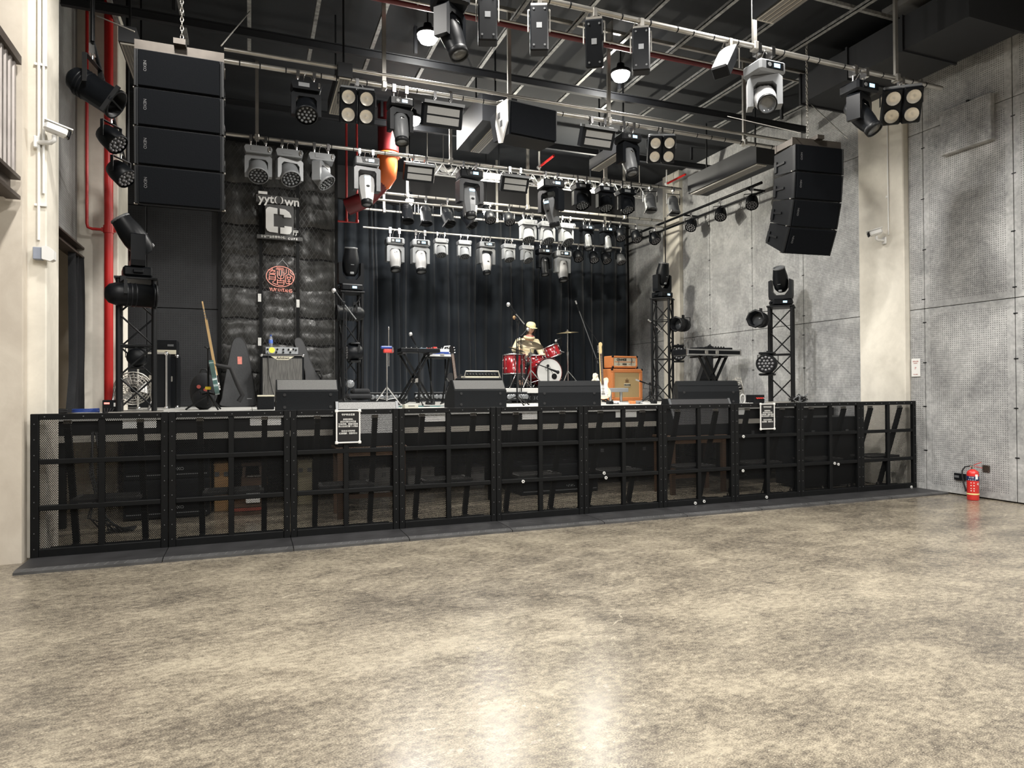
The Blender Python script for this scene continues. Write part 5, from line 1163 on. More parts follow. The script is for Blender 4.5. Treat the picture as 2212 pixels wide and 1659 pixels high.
skin('hoodie', [[((0, .05, hip-.02), .165), ((0, .03, hip+.16), .16), ((0, 0, sh-.12), .165), ((.0, -.04, sh+.02), .115)],
                [((.0, -.04, sh+.02), .115), (tuple(Vector(sL)+Vector((0, 0, .005))), .085), (eL, .07), (tuple(Vector(wL)+(Vector(eL)-Vector(wL))*.12), .046)], [((.0, -.04, sh+.02), .115), (tuple(Vector(sR)+Vector((0, 0, .005))), .085), (eR, .07), (tuple(Vector(wR)+(Vector(eR)-Vector(wR))*.12), .046)]], HOOD, P)
skin('trousers', [[((0, .05, hip-.0), .155), ((.15, -.1, hip), .115), ((.29, -.38, hip+.02), .085), ((.29, -.4, .14), .06)], [((0, .05, hip), .155), ((-.15, -.1, hip), .115), ((-.3, -.36, hip+.02), .085), ((-.3, -.38, .14), .06)]], TRO, P)
MB().tube([(.09*math.cos(a)+.02, -.085+.08*math.sin(a), sh+.09+.02*math.sin(a)) for a in [k*PI/8 for k in range(16)]], .03, 8, closed=True).build('hood', HOOD, P)
MB().tube([(.075*math.cos(a)+.025, -.1+.07*math.sin(a), sh+.115+.02*math.sin(a)) for a in [k*PI/8 for k in range(16)]], .014, 8, closed=True).build('hood_lining', mat('pink_lining', (.55, .12, .13), .9), P)
for s, w in (('l', wL), ('r', wR)):
    pass
q = MB(); q.cbox((.29, -.5, .03), (.09, .26, .06), .02).cbox((-.3, -.48, .03), (.09, .26, .06), .02); q.build('shoe', BLK, P)
for nm, w, e in (('drumstick', wL, (-.14, -.3, -.03)), ('drumstick', wR, (.12, -.3, -.05))):
    a = Vector(w)+Vector((0, -.07, -.02)); dd = Vector(e).normalized(); L0 = Vector(P.location)
    s = thing('drumstick', 'pale wooden drumstick in the drummer\'s %s hand' % ('lowered front' if w is wL else 'raised cymbal-side'), 'drumstick', tuple(L0+a)); MB().cyl(-dd*.09, dd*.27, .0075, .005, 8).build('shaft', MAPLE, s); MB().ell(dd*.275, (.007, .007, .007), 8, 6).build('tip', MAPLE, s)
# black LED batten lights lying along the back of the stage
for k, (p0, p1, py) in enumerate(((800, 880, 861), (897, 965, 860), (1098, 1140, 852))):
    y = 12.6 if k < 2 else 11.05; x0, x1 = pX(p0, y), pX(p1, y); W = x1-x0; z0 = ZS
    t = thing('led_batten', 'black LED batten with round lenses, %s' % ('on the stage floor left of the keyboard stand', 'on the stage floor behind the keyboard stand', 'under the drum riser edge')[k], 'stage light', ((x0+x1)/2, y, z0), 0, 'LED battens on the stage floor')
    MB().cbox((0, .06, .12), (W, .1, .15), .01).build('body', GPL if False else BPL, t); [MB().box((s*W*.4, .06, .025), (.04, .14, .05)).build('foot', BLK, t) for s in (-1, 1)]
    q = MB(); [q.lathe([(.045, 0), (.04, .008), (0, .004)], 10, TR(-W/2+W*(j+.5)/8, .008, .12) @ RX(PI/2)) for j in range(8)]; q.build('lens', LENS, t); MB().box((0, .06, .2), (W, .1, .012)).build('top_lip', GPL, t)
# ================================================================== left of the stage
t = thing('fire_pipe', 'thick red fire main standing before the left stage pillar with a thin branch pipe', 'pipe', (-1.575, 9.27, ZS))
MB().cyl((0, 0, .0), (0, 0, ZC-ZS), .048, n=18).build('main_pipe', RED, t); zb = 3.35-ZS
MB().tube([(0, 0, zb), (-.17, 0, zb), (-.215, 0, zb+.015), (-.225, 0, zb+.06), (-.225, 0, ZC-ZS)], .017, 8).build('branch_pipe', RED, t); MB().cyl((0, 0, zb-.04), (0, 0, zb+.05), .058, n=18).box((.06, 0, zb), (.03, .03, .05)).box((-.06, 0, zb), (.03, .03, .05)).build('pipe_clamp', RED, t)
ORP = mat('orange_paint', (.58, .12, .025), .4, 0, .1, 8); DRED2 = mat('dark_red_paint', (.12, .01, .012), .4, 0, .15, 6)
t = thing('drain_pipe', 'large pipe with an orange elbow and dark red length dropping behind the mid-stage pipe', 'pipe', (2.13, 11.05, 0))
MB().cyl((0, 0, ZC), (0, 0, 5.33), .17, n=20).build('riser', DRED2, t)
MB().tube([(0, 0, 5.36), (0, 0, 5.1), (-.0, .06, 4.97), (-.06, .18, 4.86)], [.15, .15, .148, .14], 20).build('elbow', ORP, t); MB().lathe([(.15, 5.3), (.185, 5.3), (.185, 5.24), (.15, 5.24)], 20).build('flange', ORP, t)
q = MB(); [q.cyl((s*.19, -.02, 5.26), (s*.22, -.02, 5.28), .022, n=8) for s in (-1, 1)]; q.build('bolt', STL, t)
MB().tube([(-.04, .14, 4.9), (-.3, .35, 4.62), (-.6, .5, 4.5)], .14, 18).build('slanting_pipe', DRED2, t)
t = thing('sprinkler_pipe', 'thin red sprinkler pipe turning beside the padded partition top', 'pipe', (1.42, 12.0, 4.36))
MB().tube([(0, 0, 0), (.34, 0, .0), (.34, 0, ZC-4.36)], .02, 8).tube([(.16, 0, .0), (.16, 0, ZC-4.36)], .02, 8).build('tube', mat('bright_red_paint', (.5, .05, .05), .4), t); q = MB(); [q.cyl((x, 0, -.0), (x, 0, .05), .03, n=10) for x in (.16, .34)]; q.build('fitting', RED, t)
t = thing('sprinkler_pipe', 'long red sprinkler pipe with a pale conduit under the ceiling over the stage front', 'pipe', (0, 7.5, 5.82)); [MB().box((x, .04, .14), (.02, .12, .28)).build('hanger', STL, t) for x in (1.8, 4.3, 6.7)]; MB().cyl((1.2, .08, .0), (7.0, .08, 0), .03, n=10).build('tube', DRED2, t); MB().cyl((1.2, 0, .0), (8.4, 0, 0), .013, n=8).build('conduit', STL, t)
for k, (px, py, yy) in enumerate(((1172, 355, 11.6), (1450, 392, 12.0))):
    p = atY(px, py, yy); t = thing('sprinkler_pipe', 'short red sprinkler branch with white joint, %s over the stage' % ('left one' , 'right one')[k], 'pipe', tuple(p)); MB().cyl((-.0, -.5, .0), (0, .15, 0), .022, n=8).build('tube', RED, t); MB().cyl((0, .13, 0), (0, .2, 0), .035, n=10).cyl((0, .17, -.07), (0, .17, .3), .014, n=8).build('joint', WPL, t)
# cameras, sounder and conduits
def cctv(loc, rz, lab, mir=1):
    t = thing('security_camera', lab, 'camera', loc, rz, 'security cameras'); t.scale = (.8, .8, .8)
    MB().cbox((0, -.01, 0), (.09, .03, .13), .01).build('wall_plate', WPL, t); MB().tube([(0, -.02, -.0), (.0, -.16, -.005), (.0, -.2, .02), (0, -.2, .07)], .024, 10).build('arm', WPL, t)
    M = TR(0, -.22, .13) @ RZ(mir*.7) @ RX(.25)
    b = MB().cbox((0, .0, 0), (.11, .22, .1), .025, M).box((0, -.01, .052), (.115, .26, .012), M); b = b.build('housing', WPL, t); MB().cbox((0, -.118, -.004), (.1, .03, .085), .012, M).build('lens_hood', BLK, b)
    return t
cctv((-1.69, 6.79, 3.53), 1.15, 'white security camera on the left cream pillar', 1)
cctv((8.535, 7.1, 3.53), -PI/2, 'white security camera on the right cream pillar', -1)
t = thing('conduit', 'white conduit running down the left cream pillar', 'conduit', (-1.672, 6.787, 2.6)); MB().cyl((0, 0, .1), (0, 0, 3.5), .012, n=8).cyl((.035, 0, .5), (.035, 0, 3.5), .01, n=8).build('tube', WPL, t); q = MB(); [q.box((.015, .003, z), (.09, .02, .02)) for z in (.4, 1.6, 2.4)]; q.build('clip', WPL, t)
t = thing('alarm_sounder', 'white emergency alarm box low on the left cream pillar', 'alarm', (-1.655, 6.8, 2.58)); t.scale = (.68, .9, .8); MB().cbox((-.02, -.035, 0), (.1, .07, .13), .006).build('back_box', mat('grey_blue_box', (.28, .31, .38), .5), t); MB().prism([(.03, .075), (.1, .075), (.16, .03), (.16, -.06), (.12, -.08), (.03, -.06)], -.085, -.0).build('sounder', WPL, t)
t = thing('conduit', 'thin white conduit dropping down the right cream pillar to the camera', 'conduit', (8.53, 7.03, 3.6)); MB().cyl((0, 0, 0), (0, 0, 2.4), .009, n=8).build('tube', WPL, t); MB().cbox((0, .02, .55), (.02, .03, .03), .004).build('clip', WPL, t)
t = thing('wall_sign', 'white notice sheet fixed on the grey wall beside the right pillar', 'sign', (XW-.008, 6.705, 1.685)); MB().cbox((0, 0, 0), (.012, .13, .25), .003).build('board', WPL, t)
for s, z, sz in (('消防设施', .085, .022), ('请勿遮挡', .06, .014), ('P', -.01, .05), ('禁止吸烟', -.095, .016)): text('printed_line', s, sz, mat('red_print', (.45, .12, .1), .6), t, (-.0068, 0, z), (PI/2, 0, -PI/2), .0004)
t = thing('wall_panel', 'square grey perforated panel hung high on the right wall', 'panel', (XW-.0, 5.93, 4.77)); MB().cbox((-.045, 0, 0), (.08, .66, .58), .006).build('board', PERF, t); MB().box((-.02, 0, .31), (.03, .03, .05)).build('hook', BLK, t)
t = thing('fire_extinguisher', 'red dry powder fire extinguisher with dark blue band standing by the right wall', 'fire extinguisher', (8.42, 5.787, 0), -.9)
FRD = mat('extinguisher_red', (.62, .03, .025), .25, 0, .05, 6, spec=.6, coat=.3)
MB().lathe([(0, 0), (.062, 0), (.066, .01), (.066, .33), (.058, .36), (.03, .378), (.02, .385), (0, .385)], 24).build('cylinder', FRD, t)
MB().lathe([(.0665, .245), (.0668, .246), (.0668, .3), (.0665, .301)], 24).build('blue_band', mat('navy_print', (.02, .025, .09), .4), t); MB().lathe([(.067, .07), (.069, .074), (.069, .084), (.067, .088)], 24).build('yellow_ring', mat('pale_yellow', (.85, .7, .3), .5), t)
MB().cyl((0, 0, .38), (0, 0, .43), .016, n=10).cbox((-.01, 0, .425), (.05, .026, .022), .005).build('valve', CHR, t); MB().bar((.0, 0, .43), (.09, 0, .475), .016, .006).bar((.01, 0, .42), (.1, 0, .405), .016, .006).build('lever', RED, t)
MB().tube([(-.03, 0, .42), (-.08, 0, .41), (-.11, 0, .36), (-.11, 0, .3), (-.095, 0, .2), (-.075, 0, .12), (-.074, 0, .1)], [.009]*5+[.011, .013], 8).build('hose', RUB, t)
tx = lambda s, a, z, sz, sh=0: text('printed_mark', s, sz, WTXT, t, (.0685*math.sin(a), -.0685*math.cos(a), z), (PI/2, 0, a), .0003)
tx('灭火器', -.3, .285, .018); 
for k, ch in enumerate('消防器材'): tx(ch, -.75+.35*k, .255, .014)
tx('4', .75, .205, .05)
for k, (a, z) in enumerate([(a, z) for a in (-.35, .1) for z in (.22, .185, .15, .12)]): tx('●' if k % 2 else '▲', a, z, .017)
MB().box((.067*math.sin(.45), -.0675*math.cos(.45), .295), (.036, .003, .06), None).build('hang_tag', WPL, t)
t = thing('wall_socket', 'black socket bracket on the grey wall left of the fire extinguisher', 'socket', (XW-.002, 6.09, .245)); MB().cbox((-.014, 0, 0), (.026, .15, .085), .004).build('plate', BLK, t); MB().box((-.0285, .035, .0), (.004, .06, .03)).build('slot', GPL, t)
t = thing('wall_plate', 'brown square metal plate on the grey wall right of the fire extinguisher', 'plate', (XW-.002, 5.76, .385)); MB().cbox((-.007, 0, 0), (.012, .09, .085), .003).build('plate', STB, t); q = MB(); [q.cyl((-.012, i*.035, j*.032), (-.016, i*.035, j*.032), .005, n=6) for i in (-1, 1) for j in (-1, 1)]; q.build('screw', STL, t)
# pars hung at the far left
light('can', -1.42, 7.55, 4.75, 58, 80, 'large black par can hanging over the left doorway', 1.35)
light('led', -1.36, 8.15, 4.35, 48, 62, 'LED par hanging over the left doorway, upper of two', 1.12)
light('led', -1.32, 8.45, 4.08, 48, 62, 'LED par hanging over the left doorway, lower of two', 1.12)
t = thing('side_pipe', 'dark bracket pipe on the left stage wall carrying the doorway pars', 'pipe', (-1.37, 7.3, 4.75)); MB().tube([(-.04, .2, .04), (.01, .85, -.38), (.05, 1.15, -.65), (.05, 1.6, -.8)], .02, 8).build('tube', BLK, t); MB().tube([(-.04, .2, .04), (-.04, .2, ZC-4.75)], .02, 8).tube([(.05, 1.6, -.8), (.05, 1.6, ZC-4.75)], .02, 8).build('hanger', BLK, t)
# cases, rack and fan behind the left tower
y = 10.0
def case(px0, px1, py0, py1, y, d, lab, body=BPL, edge=ALU, rz=0, z0=None):
    x0, x1 = pX(px0, y), pX(px1, y); z1 = pZ((px0+px1)/2, py0, y); zb = z0 if z0 is not None else (pZ((px0+px1)/2, py1, y) if py1 else ZS)
    W, H = x1-x0, z1-zb; t = thing('flight_case', lab, 'case', ((x0+x1)/2, y, zb), rz); MB().cbox((0, d/2, H/2), (W, d, H), .008).build('shell', body, t)
    for s in (-1, 1): MB().box((s*(W/2-.008), -.003, H/2), (.022, .012, H)).build('edge_rail', edge, t)
    for z in (.012, H-.012): MB().box((0, -.003, z), (W, .012, .024)).build('edge_rail', edge, t)
    for i in (-1, 1):
        for k in (0, 1): MB().ell((i*(W/2-.012), -.002, .015+k*(H-.03)), (.03, .02, .03), 8, 6).build('ball_corner', CHR, t)
    MB().cbox((0, -.008, H*.55), (.09, .014, .08), .006).build('latch', STL, t); return t, z1
case(297, 361, 761, None, 10.3, .5, 'black flight case with aluminium edges behind the left truss tower')
t, z1 = case(346, 384, 767, None, 10.9, .45, 'tall black flight case right of the left truss tower', BPL, BLK)
x0, x1 = pX(337, 10.95), pX(383, 10.95); t = thing('amplifier_head', 'black amplifier head on the tall black case behind the left truss tower', 'amplifier', ((x0+x1)/2, 10.95, z1+.003)); H = pZ(360, 735, 10.95)-z1; W = x1-x0
MB().cbox((0, .16, H/2), (W, .3, H), .01).build('cabinet', BPL, t); MB().box((0, .004, H*.2), (W-.03, .012, H*.28)).build('front_panel', mat('cream_panel', (.7, .66, .52), .5), t); MB().box((.05, .004, H*.65), (.08, .006, .03)).build('logo_plate', GPL, t)
def fan(px, py, y, r, rz, lab, tilt=.25):
    x = pX(px, y); t = thing('floor_fan', lab, 'fan', (x, y, ZS), rz); zc = r+.08; M = TR(0, 0, zc) @ RX(tilt); q = MB()
    for k, rr in enumerate((r, r*.92, r*.78, r*.6, r*.4, r*.2)):
        for yy in ((-.07, .05) if k else (-.02,)): q.tube([M @ Vector((rr*math.cos(a), yy*(1 if k else 0), rr*math.sin(a))) for a in [j*PI/12 for j in range(24)]], .004 if k else .009, 5, closed=True)
    for k in range(24):
        a = k*PI/12; c, s = math.cos(a), math.sin(a); q.tube([M @ Vector((c*rr, yy, s*rr)) for rr, yy in ((.05, -.075), (r*.8, -.07), (r, -.02), (r*.8, .05), (.05, .06))], .003, 4)
    q.build('cage', STL, t); q = MB().cyl(M @ Vector((0, -.06, 0)), M @ Vector((0, .16, 0)), .05, n=14); q.build('motor', BPL, t); b = MB()
    for k in range(3):
        a = k*2*PI/3; vs = [M @ Vector((rr*math.cos(a+da), yy, rr*math.sin(a+da))) for rr, da, yy in ((.05, -.4, -.02), (r*.82, -.35, -.035), (r*.82, .45, .025), (.05, .5, .02))]; b.add([v for v in vs]+[v+Vector((0, .006, 0)) for v in vs], [(0, 1, 2, 3), (7, 6, 5, 4), (0, 4, 5, 1), (1, 5, 6, 2), (2, 6, 7, 3), (3, 7, 4, 0)])
    b.build('blade', ALU, t); q = MB()
    for s in (-1, 1): q.tube([(s*r*.95, 0, zc), (s*r*1.04, .02, zc*.5), (s*r*.7, -.15, .012), (s*r*.7, .2, .012)], .012, 6)
    q.cyl((-r*.7, -.15, .012), (r*.7, -.15, .012), .012, n=6); q.build('frame', CHR, t)
fan(287, 860, 9.2, .2, .25, 'chrome caged floor fan behind the left truss tower')
fan(1594, 850, 8.75, .17, .9, 'chrome caged floor fan on the right of the stage near the water bottle', -.2)
t = thing('power_box', 'black power distribution box with red indicator at the foot of the left tower', 'box', (pX(240, 8.35), 8.35, ZS)); W = pX(259, 8.35)-pX(221, 8.35); MB().cbox((0, .12, .075), (W, .24, .15), .006).build('body', BPL, t); MB().box((-.04, -.003, .115), (.05, .006, .018)).build('indicator', mat('lit_red', (.8, .1, .1), .3, emit=(1, .25, .2), estr=2), t); MB().box((.06, -.003, .1), (.07, .004, .04)).build('label', WPL, t)
q = MB(); [q.tube([(-.06+.03*k, -.01, .06), (-.05+.02*k, -.05, .02), (.0+.02*k, -.07, .01), (.08, -.04, .01)], .007, 5) for k in range(4)]; q.build('cable', RUB, t)
t = thing('cable_coil', 'blue cable coil on the stage floor by the doorway curtain', 'cable', (pX(185, 8.75), 8.75, ZS)); MB().tube([(.13*math.cos(a), .1*math.sin(a), .012+.002*a) for a in [k*.4 for k in range(48)]], .008, 5).build('cable', BLUE, t)
t = thing('cable_coil', 'black cable coil on the stage edge by the left pillar', 'cable', (pX(120, 8.4), 8.42, ZS)); MB().tube([(.1*math.cos(a), .08*math.sin(a), .012+.003*a) for a in [k*.4 for k in range(40)]], .008, 5).build('cable', RUB, t)
t = thing('cable_coil', 'white cable loop standing beside the water bottle on the stage', 'cable', (pX(1604, 8.4), 8.4, ZS)); MB().tube([(.045*math.cos(a), 0, .08+.07*math.sin(a)) for a in [k*PI/8 for k in range(16)]], .009, 6, closed=True).tube([(.0, 0, .012), (.1, -.02, .01), (.22, .03, .01)], .009, 6).build('cable', WPL, t)
t = thing('cable_pile', 'tangled pile of cables at the foot of the rightmost truss tower', 'cable', (pX(1716, 8.35), 8.3, ZS)); rr = random.Random(4)
for k in range(9): MB().tube([(rr.uniform(-.15, .15), rr.uniform(-.1, .1), abs(rr.gauss(.05, .04))+.01) for _ in range(7)], .007, 5).build('cable', (RUB, LPL, RUB)[k % 3], t)
t = thing('stage_box', 'small black stage box with red and white plugs right of the fan', 'box', (pX(1636, 8.5), 8.45, ZS)); MB().cbox((0, .1, .07), (.2, .2, .14), .006).build('body', BPL, t); q = MB(); [q.cyl((-.06+.04*k, 0, .09), (-.06+.04*k, -.03, .085), .011, n=8) for k in range(4)]; q.build('plug', RPL, t); MB().tube([(.05, -.03, .09), (.06, -.08, .06), (.02, -.08, .01)], .007, 5).build('cable', LPL, t)
t = thing('stage_box', 'low pale metal box on the stage edge behind the first fill wedge', 'box', (pX(887, 8.3), 8.25, ZS)); MB().cbox((0, .08, .03), (.17, .16, .06), .004).build('body', mat('pale_metal', (.5, .49, .42), .5), t); MB().box((0, -.002, .045), (.08, .004, .008)).build('slot', GPL, t)
t = thing('side_table', 'small grey bench table in front of the orange cabinet', 'table', ((pX(1323, 11.2)+pX(1354, 11.2))/2, 11.2, ZS)); W = pX(1354, 11.2)-pX(1315, 11.2); H = pZ(1338, 838, 11.2)-ZS; MB().cbox((0, .15, H-.04), (W, .3, .08), .006).build('table_top', GPL if False else mat('mid_grey_paint', (.32, .33, .34), .4), t); [MB().cyl((s*W*.3, .15, 0), (s*W*.3, .15, H-.07), .028, n=12).build('leg', ALU, t) for s in (-1, 1)]
t = thing('pedal_board', 'scatter of effect pedals and leads in front of the orange cabinet', 'pedals', (pX(1360, 9.6), 9.6, ZS)); rr = random.Random(8)
for k in range(5): MB().cbox((-.4+.2*k, rr.uniform(-.1, .1), .025), (.075, .12, .05), .006).build('pedal', (BPL, WPL, ORG, LPL, BLK)[k], t)
for k in range(4): MB().tube([(-.4+.2*k, 0, .02), (-.35+.2*k, -.15, .01), (-.28+.2*k, -.12, .01), (-.22+.2*k, 0, .02)], .006, 5).build('cable', (RUB, WPL)[k % 2], t)
t = thing('cable_run', 'loose cables lying on the stage floor behind the low pale box', 'cable', (pX(930, 9.5), 9.5, ZS)); rr = random.Random(5)
for k in range(7): MB().tube([(-.5+.22*j+rr.uniform(-.1, .1), rr.uniform(-.25, .25), .01) for j in range(6)], .007, 5).build('cable', (RUB, mat('teal_cable', (.03, .14, .13), .5), RUB, LPL)[k % 4], t)
t = thing('bag_pile', 'flat black equipment bags heaped beside the tower at the padded partition', 'bag', (pX(775, 10.0), 10.1, ZS)); 
for k, (dx, z, w) in enumerate(((-.05, .05, .42), (.02, .15, .36), (.05, .225, .26))): MB().cbox((dx, .05*k, z), (w, .3, .09), .03).build('bag', FAB, t)
sp = thing('small_lamp', 'round black worklight lying on top of the bag heap', 'lamp', (pX(757, 10.05), 10.05, ZS+.34)); MB().cyl((0, .2, 0), (0, 0, 0), .045, .07, 16).build('body', BPL, sp); MB().lathe([(.07, 0), (.06, .02), (0, .03)], 16, RX(PI/2) @ TR(0, 0, -.02)).build('lens', LENS, sp); MB().cbox((0, .1, -.05), (.05, .12, .04), .01).build('foot', BLK, sp)
# ================================================================== signs on the partition
YG = 11.755
SGN = mat('grey_sign_board', (.085, .085, .085), .5, 0, .06, 5); SW = mat('white_sign_letter', (.85, .85, .83), .5, 0, .03, 3)
def S(x, y, Y=YG): p = atY(x, y, Y); return p.x, p.z
x0, z1 = S(572, 440); x1, z0 = S(634, 513)
cx, cz = (x0+x1)/2, (z0+z1)/2
t = thing('venue_sign', 'grey sign with a large split white letter C hung on the chain-link', 'sign', (cx, YG, cz)); W, H = x1-x0, z1-z0
MB().cbox((0, 0, 0), (W, .03, H), .004).build('board', SGN, t)
k = W/62
def P2(pts): return [((a-603)*k, (476-b)*k) for a, b in pts]
MB().prism(P2([(599, 449), (582, 447), (577, 449), (574, 454), (574, 495), (577, 501), (583, 504), (600, 505), (600, 491), (591, 491), (591, 462), (599, 462)]), -.03, -.016).build('letter_half', SW, t)
MB().prism(P2([(604, 449), (616, 450), (625, 456), (629, 464), (629, 468), (613, 468), (613, 463), (604, 462)]), -.03, -.016).build('letter_half', SW, t)
MB().prism(P2([(605, 492), (614, 492), (614, 488), (630, 489), (630, 499), (626, 506), (620, 507), (605, 506)]), -.03, -.016).build('letter_half', SW, t)
MB().cbox(((599-603)*k, -.004, (430-1-476)*-k), (92*k, .03, 17*k), .004).build('top_board', SGN, t)
w = text('lettering', 'yyt', 27*k, SW, t, ((575-603)*k, -.022, (476-429.5)*k), ext=.004, bold=.004, sx=1.0); w2 = text('lettering', 'wn', 27*k, SW, t, ((631-603)*k, -.022, (476-432)*k), ext=.004, bold=.004, sx=1.0)
for s in (-1, 1): MB().prism([(s*(3*k+.0), -9*k), (s*8*k, -6*k), (s*10*k, 0), (s*8*k, 6*k), (s*3*k, 9*k), (s*6*k, 5*k), (s*7*k, 0), (s*6*k, -5*k)], -.026, -.018, TR((603-1-603)*k, 0, (476-430)*k)).build('lettering', SW, t)
MB().box(((568-603)*k, -.0, (476-415.5)*k), (19*k, .03, 6*k)).build('top_tab', SW, t); text('lettering', '厅', 13*k, SW, t, ((638.5-603)*k, -.02, (476-503)*k), ext=.003, bold=.002)
MB().cbox(((604-603)*k, -.01, (476-516)*k), (99*k, .05, 9*k), .004).build('bottom_board', SGN, t)
text('lettering', '育音堂音乐青年小镇', 6.2*k, SW, t, ((590-603)*k, -.037, (476-515.4)*k), ext=.002, bold=.001, sx=.95); text('lettering', 'C U B E', 6.2*k, SW, t, ((632-603)*k, -.037, (476-517)*k), ext=.002, bold=.002)
for s in (-1, 1): MB().box((s*W*.3, .03, H*.3), (.03, .06, .03)).build('bracket', BLK, t)
NEO = mat('neon_tube', (.75, .32, .26), .3, 0, 0, emit=(1, .36, .28), estr=.28)  # unlit tubes, a faint glow is put into their colour
cx, cz = S(605.5, 598); k = (S(630, 598)[0]-S(580, 598)[0])/50/18.43
t = thing('neon_sign', 'red neon sign of an oval seal hung by wires on the chain-link', 'sign', (cx, YG, cz))
def N(pts, nm='neon_stroke', cl=False):
    MB().tube([((a-840)*k, -.02, (710-b)*k) for a, b in pts], .0062, 6, closed=cl).build(nm, NEO, t)
N([(840+560*math.cos(a), 710-430*math.sin(a)) for a in [j*PI/20 for j in range(40)]], 'neon_ring', True)
for pts in ([(510, 350), (510, 440), (640, 520), (540, 545)], [(350, 455), (640, 470)], [(510, 480), (400, 560), (420, 600), (620, 600), (650, 570)], [(390, 880), (400, 640), (620, 640), (645, 700), (640, 870), (540, 930), (540, 990), (690, 1050)], [(400, 745), (640, 745)], [(400, 830), (640, 830)],
            [(690, 350), (970, 360)], [(660, 400), (1000, 425)], [(720, 470), (720, 720), (780, 790), (920, 790), (980, 730), (980, 480)], [(790, 430), (790, 650), (850, 700), (900, 650), (900, 440)], [(855, 700), (850, 870)], [(715, 820), (715, 1030), (760, 1080), (940, 1080), (985, 1030), (985, 840)], [(720, 885), (980, 885)], [(720, 970), (980, 970)],
            [(1075, 380), (1075, 540), (1010, 600)], [(1165, 400), (1170, 590), (1050, 660), (1040, 900), (1060, 960)], [(1170, 590), (1330, 700), (1345, 870)], [(1240, 400), (1240, 520), (1360, 620)], [(1105, 680), (1110, 780), (1180, 820), (1250, 780), (1250, 680)], [(1110, 720), (1250, 720)], [(1180, 820), (1185, 990)], [(1105, 890), (1260, 890)], [(1060, 990), (1300, 1005)]): N(pts)
LET = {'Y': [[(0, 1), (.5, .5), (1, 1)], [(.5, .5), (.5, 0)]], 'U': [[(0, 1), (0, .2), (.3, 0), (.7, 0), (1, .2), (1, 1)]], 'I': [[(.5, 1), (.5, 0)]], 'N': [[(0, 0), (0, 1), (1, 0), (1, 1)]], 'T': [[(0, 1), (1, 1)], [(.5, 1), (.5, 0)]], 'A': [[(0, 0), (.5, 1), (1, 0)], [(.25, .4), (.75, .4)]], 'G': [[(1, .8), (.7, 1), (.3, 1), (0, .7), (0, .3), (.3, 0), (.7, 0), (1, .2), (1, .45), (.6, .45)]]}
for j, ch in enumerate('YUYINTANG'):
    for st_ in LET[ch]: N([(405+102*j+82*a, 1320-125*b+j*5) for a, b in st_], 'neon_letter')
MB().box((0, -.0, -.0), (1000*k, .012, 60*k)).box((0, 0, -290*k), (700*k, .012, 30*k)).build('back_bar', BLK, t); MB().tube([(-170*k, -.01, 430*k), (60*k, .0, 700*k), (120*k, .02, 800*k)], .004, 5).tube([(300*k, -.01, 400*k), (300*k, -.01, 470*k), (80*k, .0, 720*k)], .006, 5).build('hanging_wire', LPL, t)
# ================================================================== overhead: ducts, beams, lamps, tubes, fill speaker
VENT = mat('cream_vent', (.52, .49, .43), .5, 0, .08, 10); VENTB = mat('grey_vent_mesh', (.2, .19, .175), .6, 0, .2, 30); DUCT = mat('black_duct', (.013, .0145, .018), .6, 0, .3, 4)
def duct(x, y0, y1, zb, w, lab, gx=0, gw=.14, side=.25, gy=None):
    t = thing('air_duct', lab, 'duct', (x, y0, zb), 0, 'air ducts with slot vents'); L = y1-y0
    MB().box((0, L/2, side/2+.012), (w, L, side)).build('duct_box', DUCT, t); a, b = gy or (0.02, L-.02)
    v = MB().box((gx, (a+b)/2, .004), (gw, b-a, .016)).build('vent', VENT, t)
    for i in range(4): MB().box((gx-gw/2+.024+i*(gw-.048)/3, (a+b)/2, -.006), (gw*.15, b-a-.05, .006)).build('slot', VENTB, v)
    for yy in (L*.15, L*.85): MB().box((0, yy, (ZC-zb)/2+side/2), (.02, .02, ZC-zb-side-.03)).build('hanger', BLK, t)
duct(1.0, 7.66, 8.74, 4.9, .16, 'narrow air duct with cream slot vent between the wash light and the left blinder', 0, .13, .16)
duct(-1.14, 7.66, 8.76, 4.9, .16, 'narrow air duct with cream slot vent behind the left line array', 0, .13, .16)
duct(3.15, 8.5, 9.7, 5.0, .5, 'wide air duct with cream slot vent behind the fill speaker', .02, .14, .4, (.0, 1.16))
duct(5.18, 8.55, 9.6, 4.92, .2, 'narrow air duct with cream slot vent behind the right spot light', 0, .15, .16)
duct(7.5, 8.3, 10.05, 4.88, .42, 'wide air duct with long cream slot vent beside the right line array', -.08, .19, .3, (.03, 1.72))
duct(4.62, 3.9, 5.15, 4.93, .26, 'air duct with cream slot vent at the top edge nearest the hall', 0, .2, .2)
t = thing('fluorescent_tube', 'lit fluorescent batten under the ceiling behind the mid-stage pipe, longer of the two', 'lamp', (4.17, 11.32, 5.2)); TUBE = mat('lit_tube', (1, 1, .95), .3, 0, 0, emit=(1, .97, .82), estr=14)
MB().box((0, 0, .05), (.62, .06, .04)).build('housing', WPL, t); MB().cyl((-.29, 0, 0.01), (.29, 0, .01), .018, n=10).build('tube', TUBE, t); MB().box((0, 0, .07+(ZC-5.27)/2), (.02, .02, ZC-5.27)).build('hanger', BLK, t)
t = thing('fluorescent_tube', 'lit fluorescent batten under the ceiling behind the wash lights, shorter of the two', 'lamp', (6.02, 11.35, 5.16)); MB().box((0, 0, .05), (.2, .06, .04)).build('housing', WPL, t); MB().cyl((-.09, 0, 0.01), (.09, 0, .01), .018, n=10).build('tube', TUBE, t); MB().box((0, 0, .07+(ZC-5.23)/2), (.02, .02, ZC-5.23)).build('hanger', BLK, t)
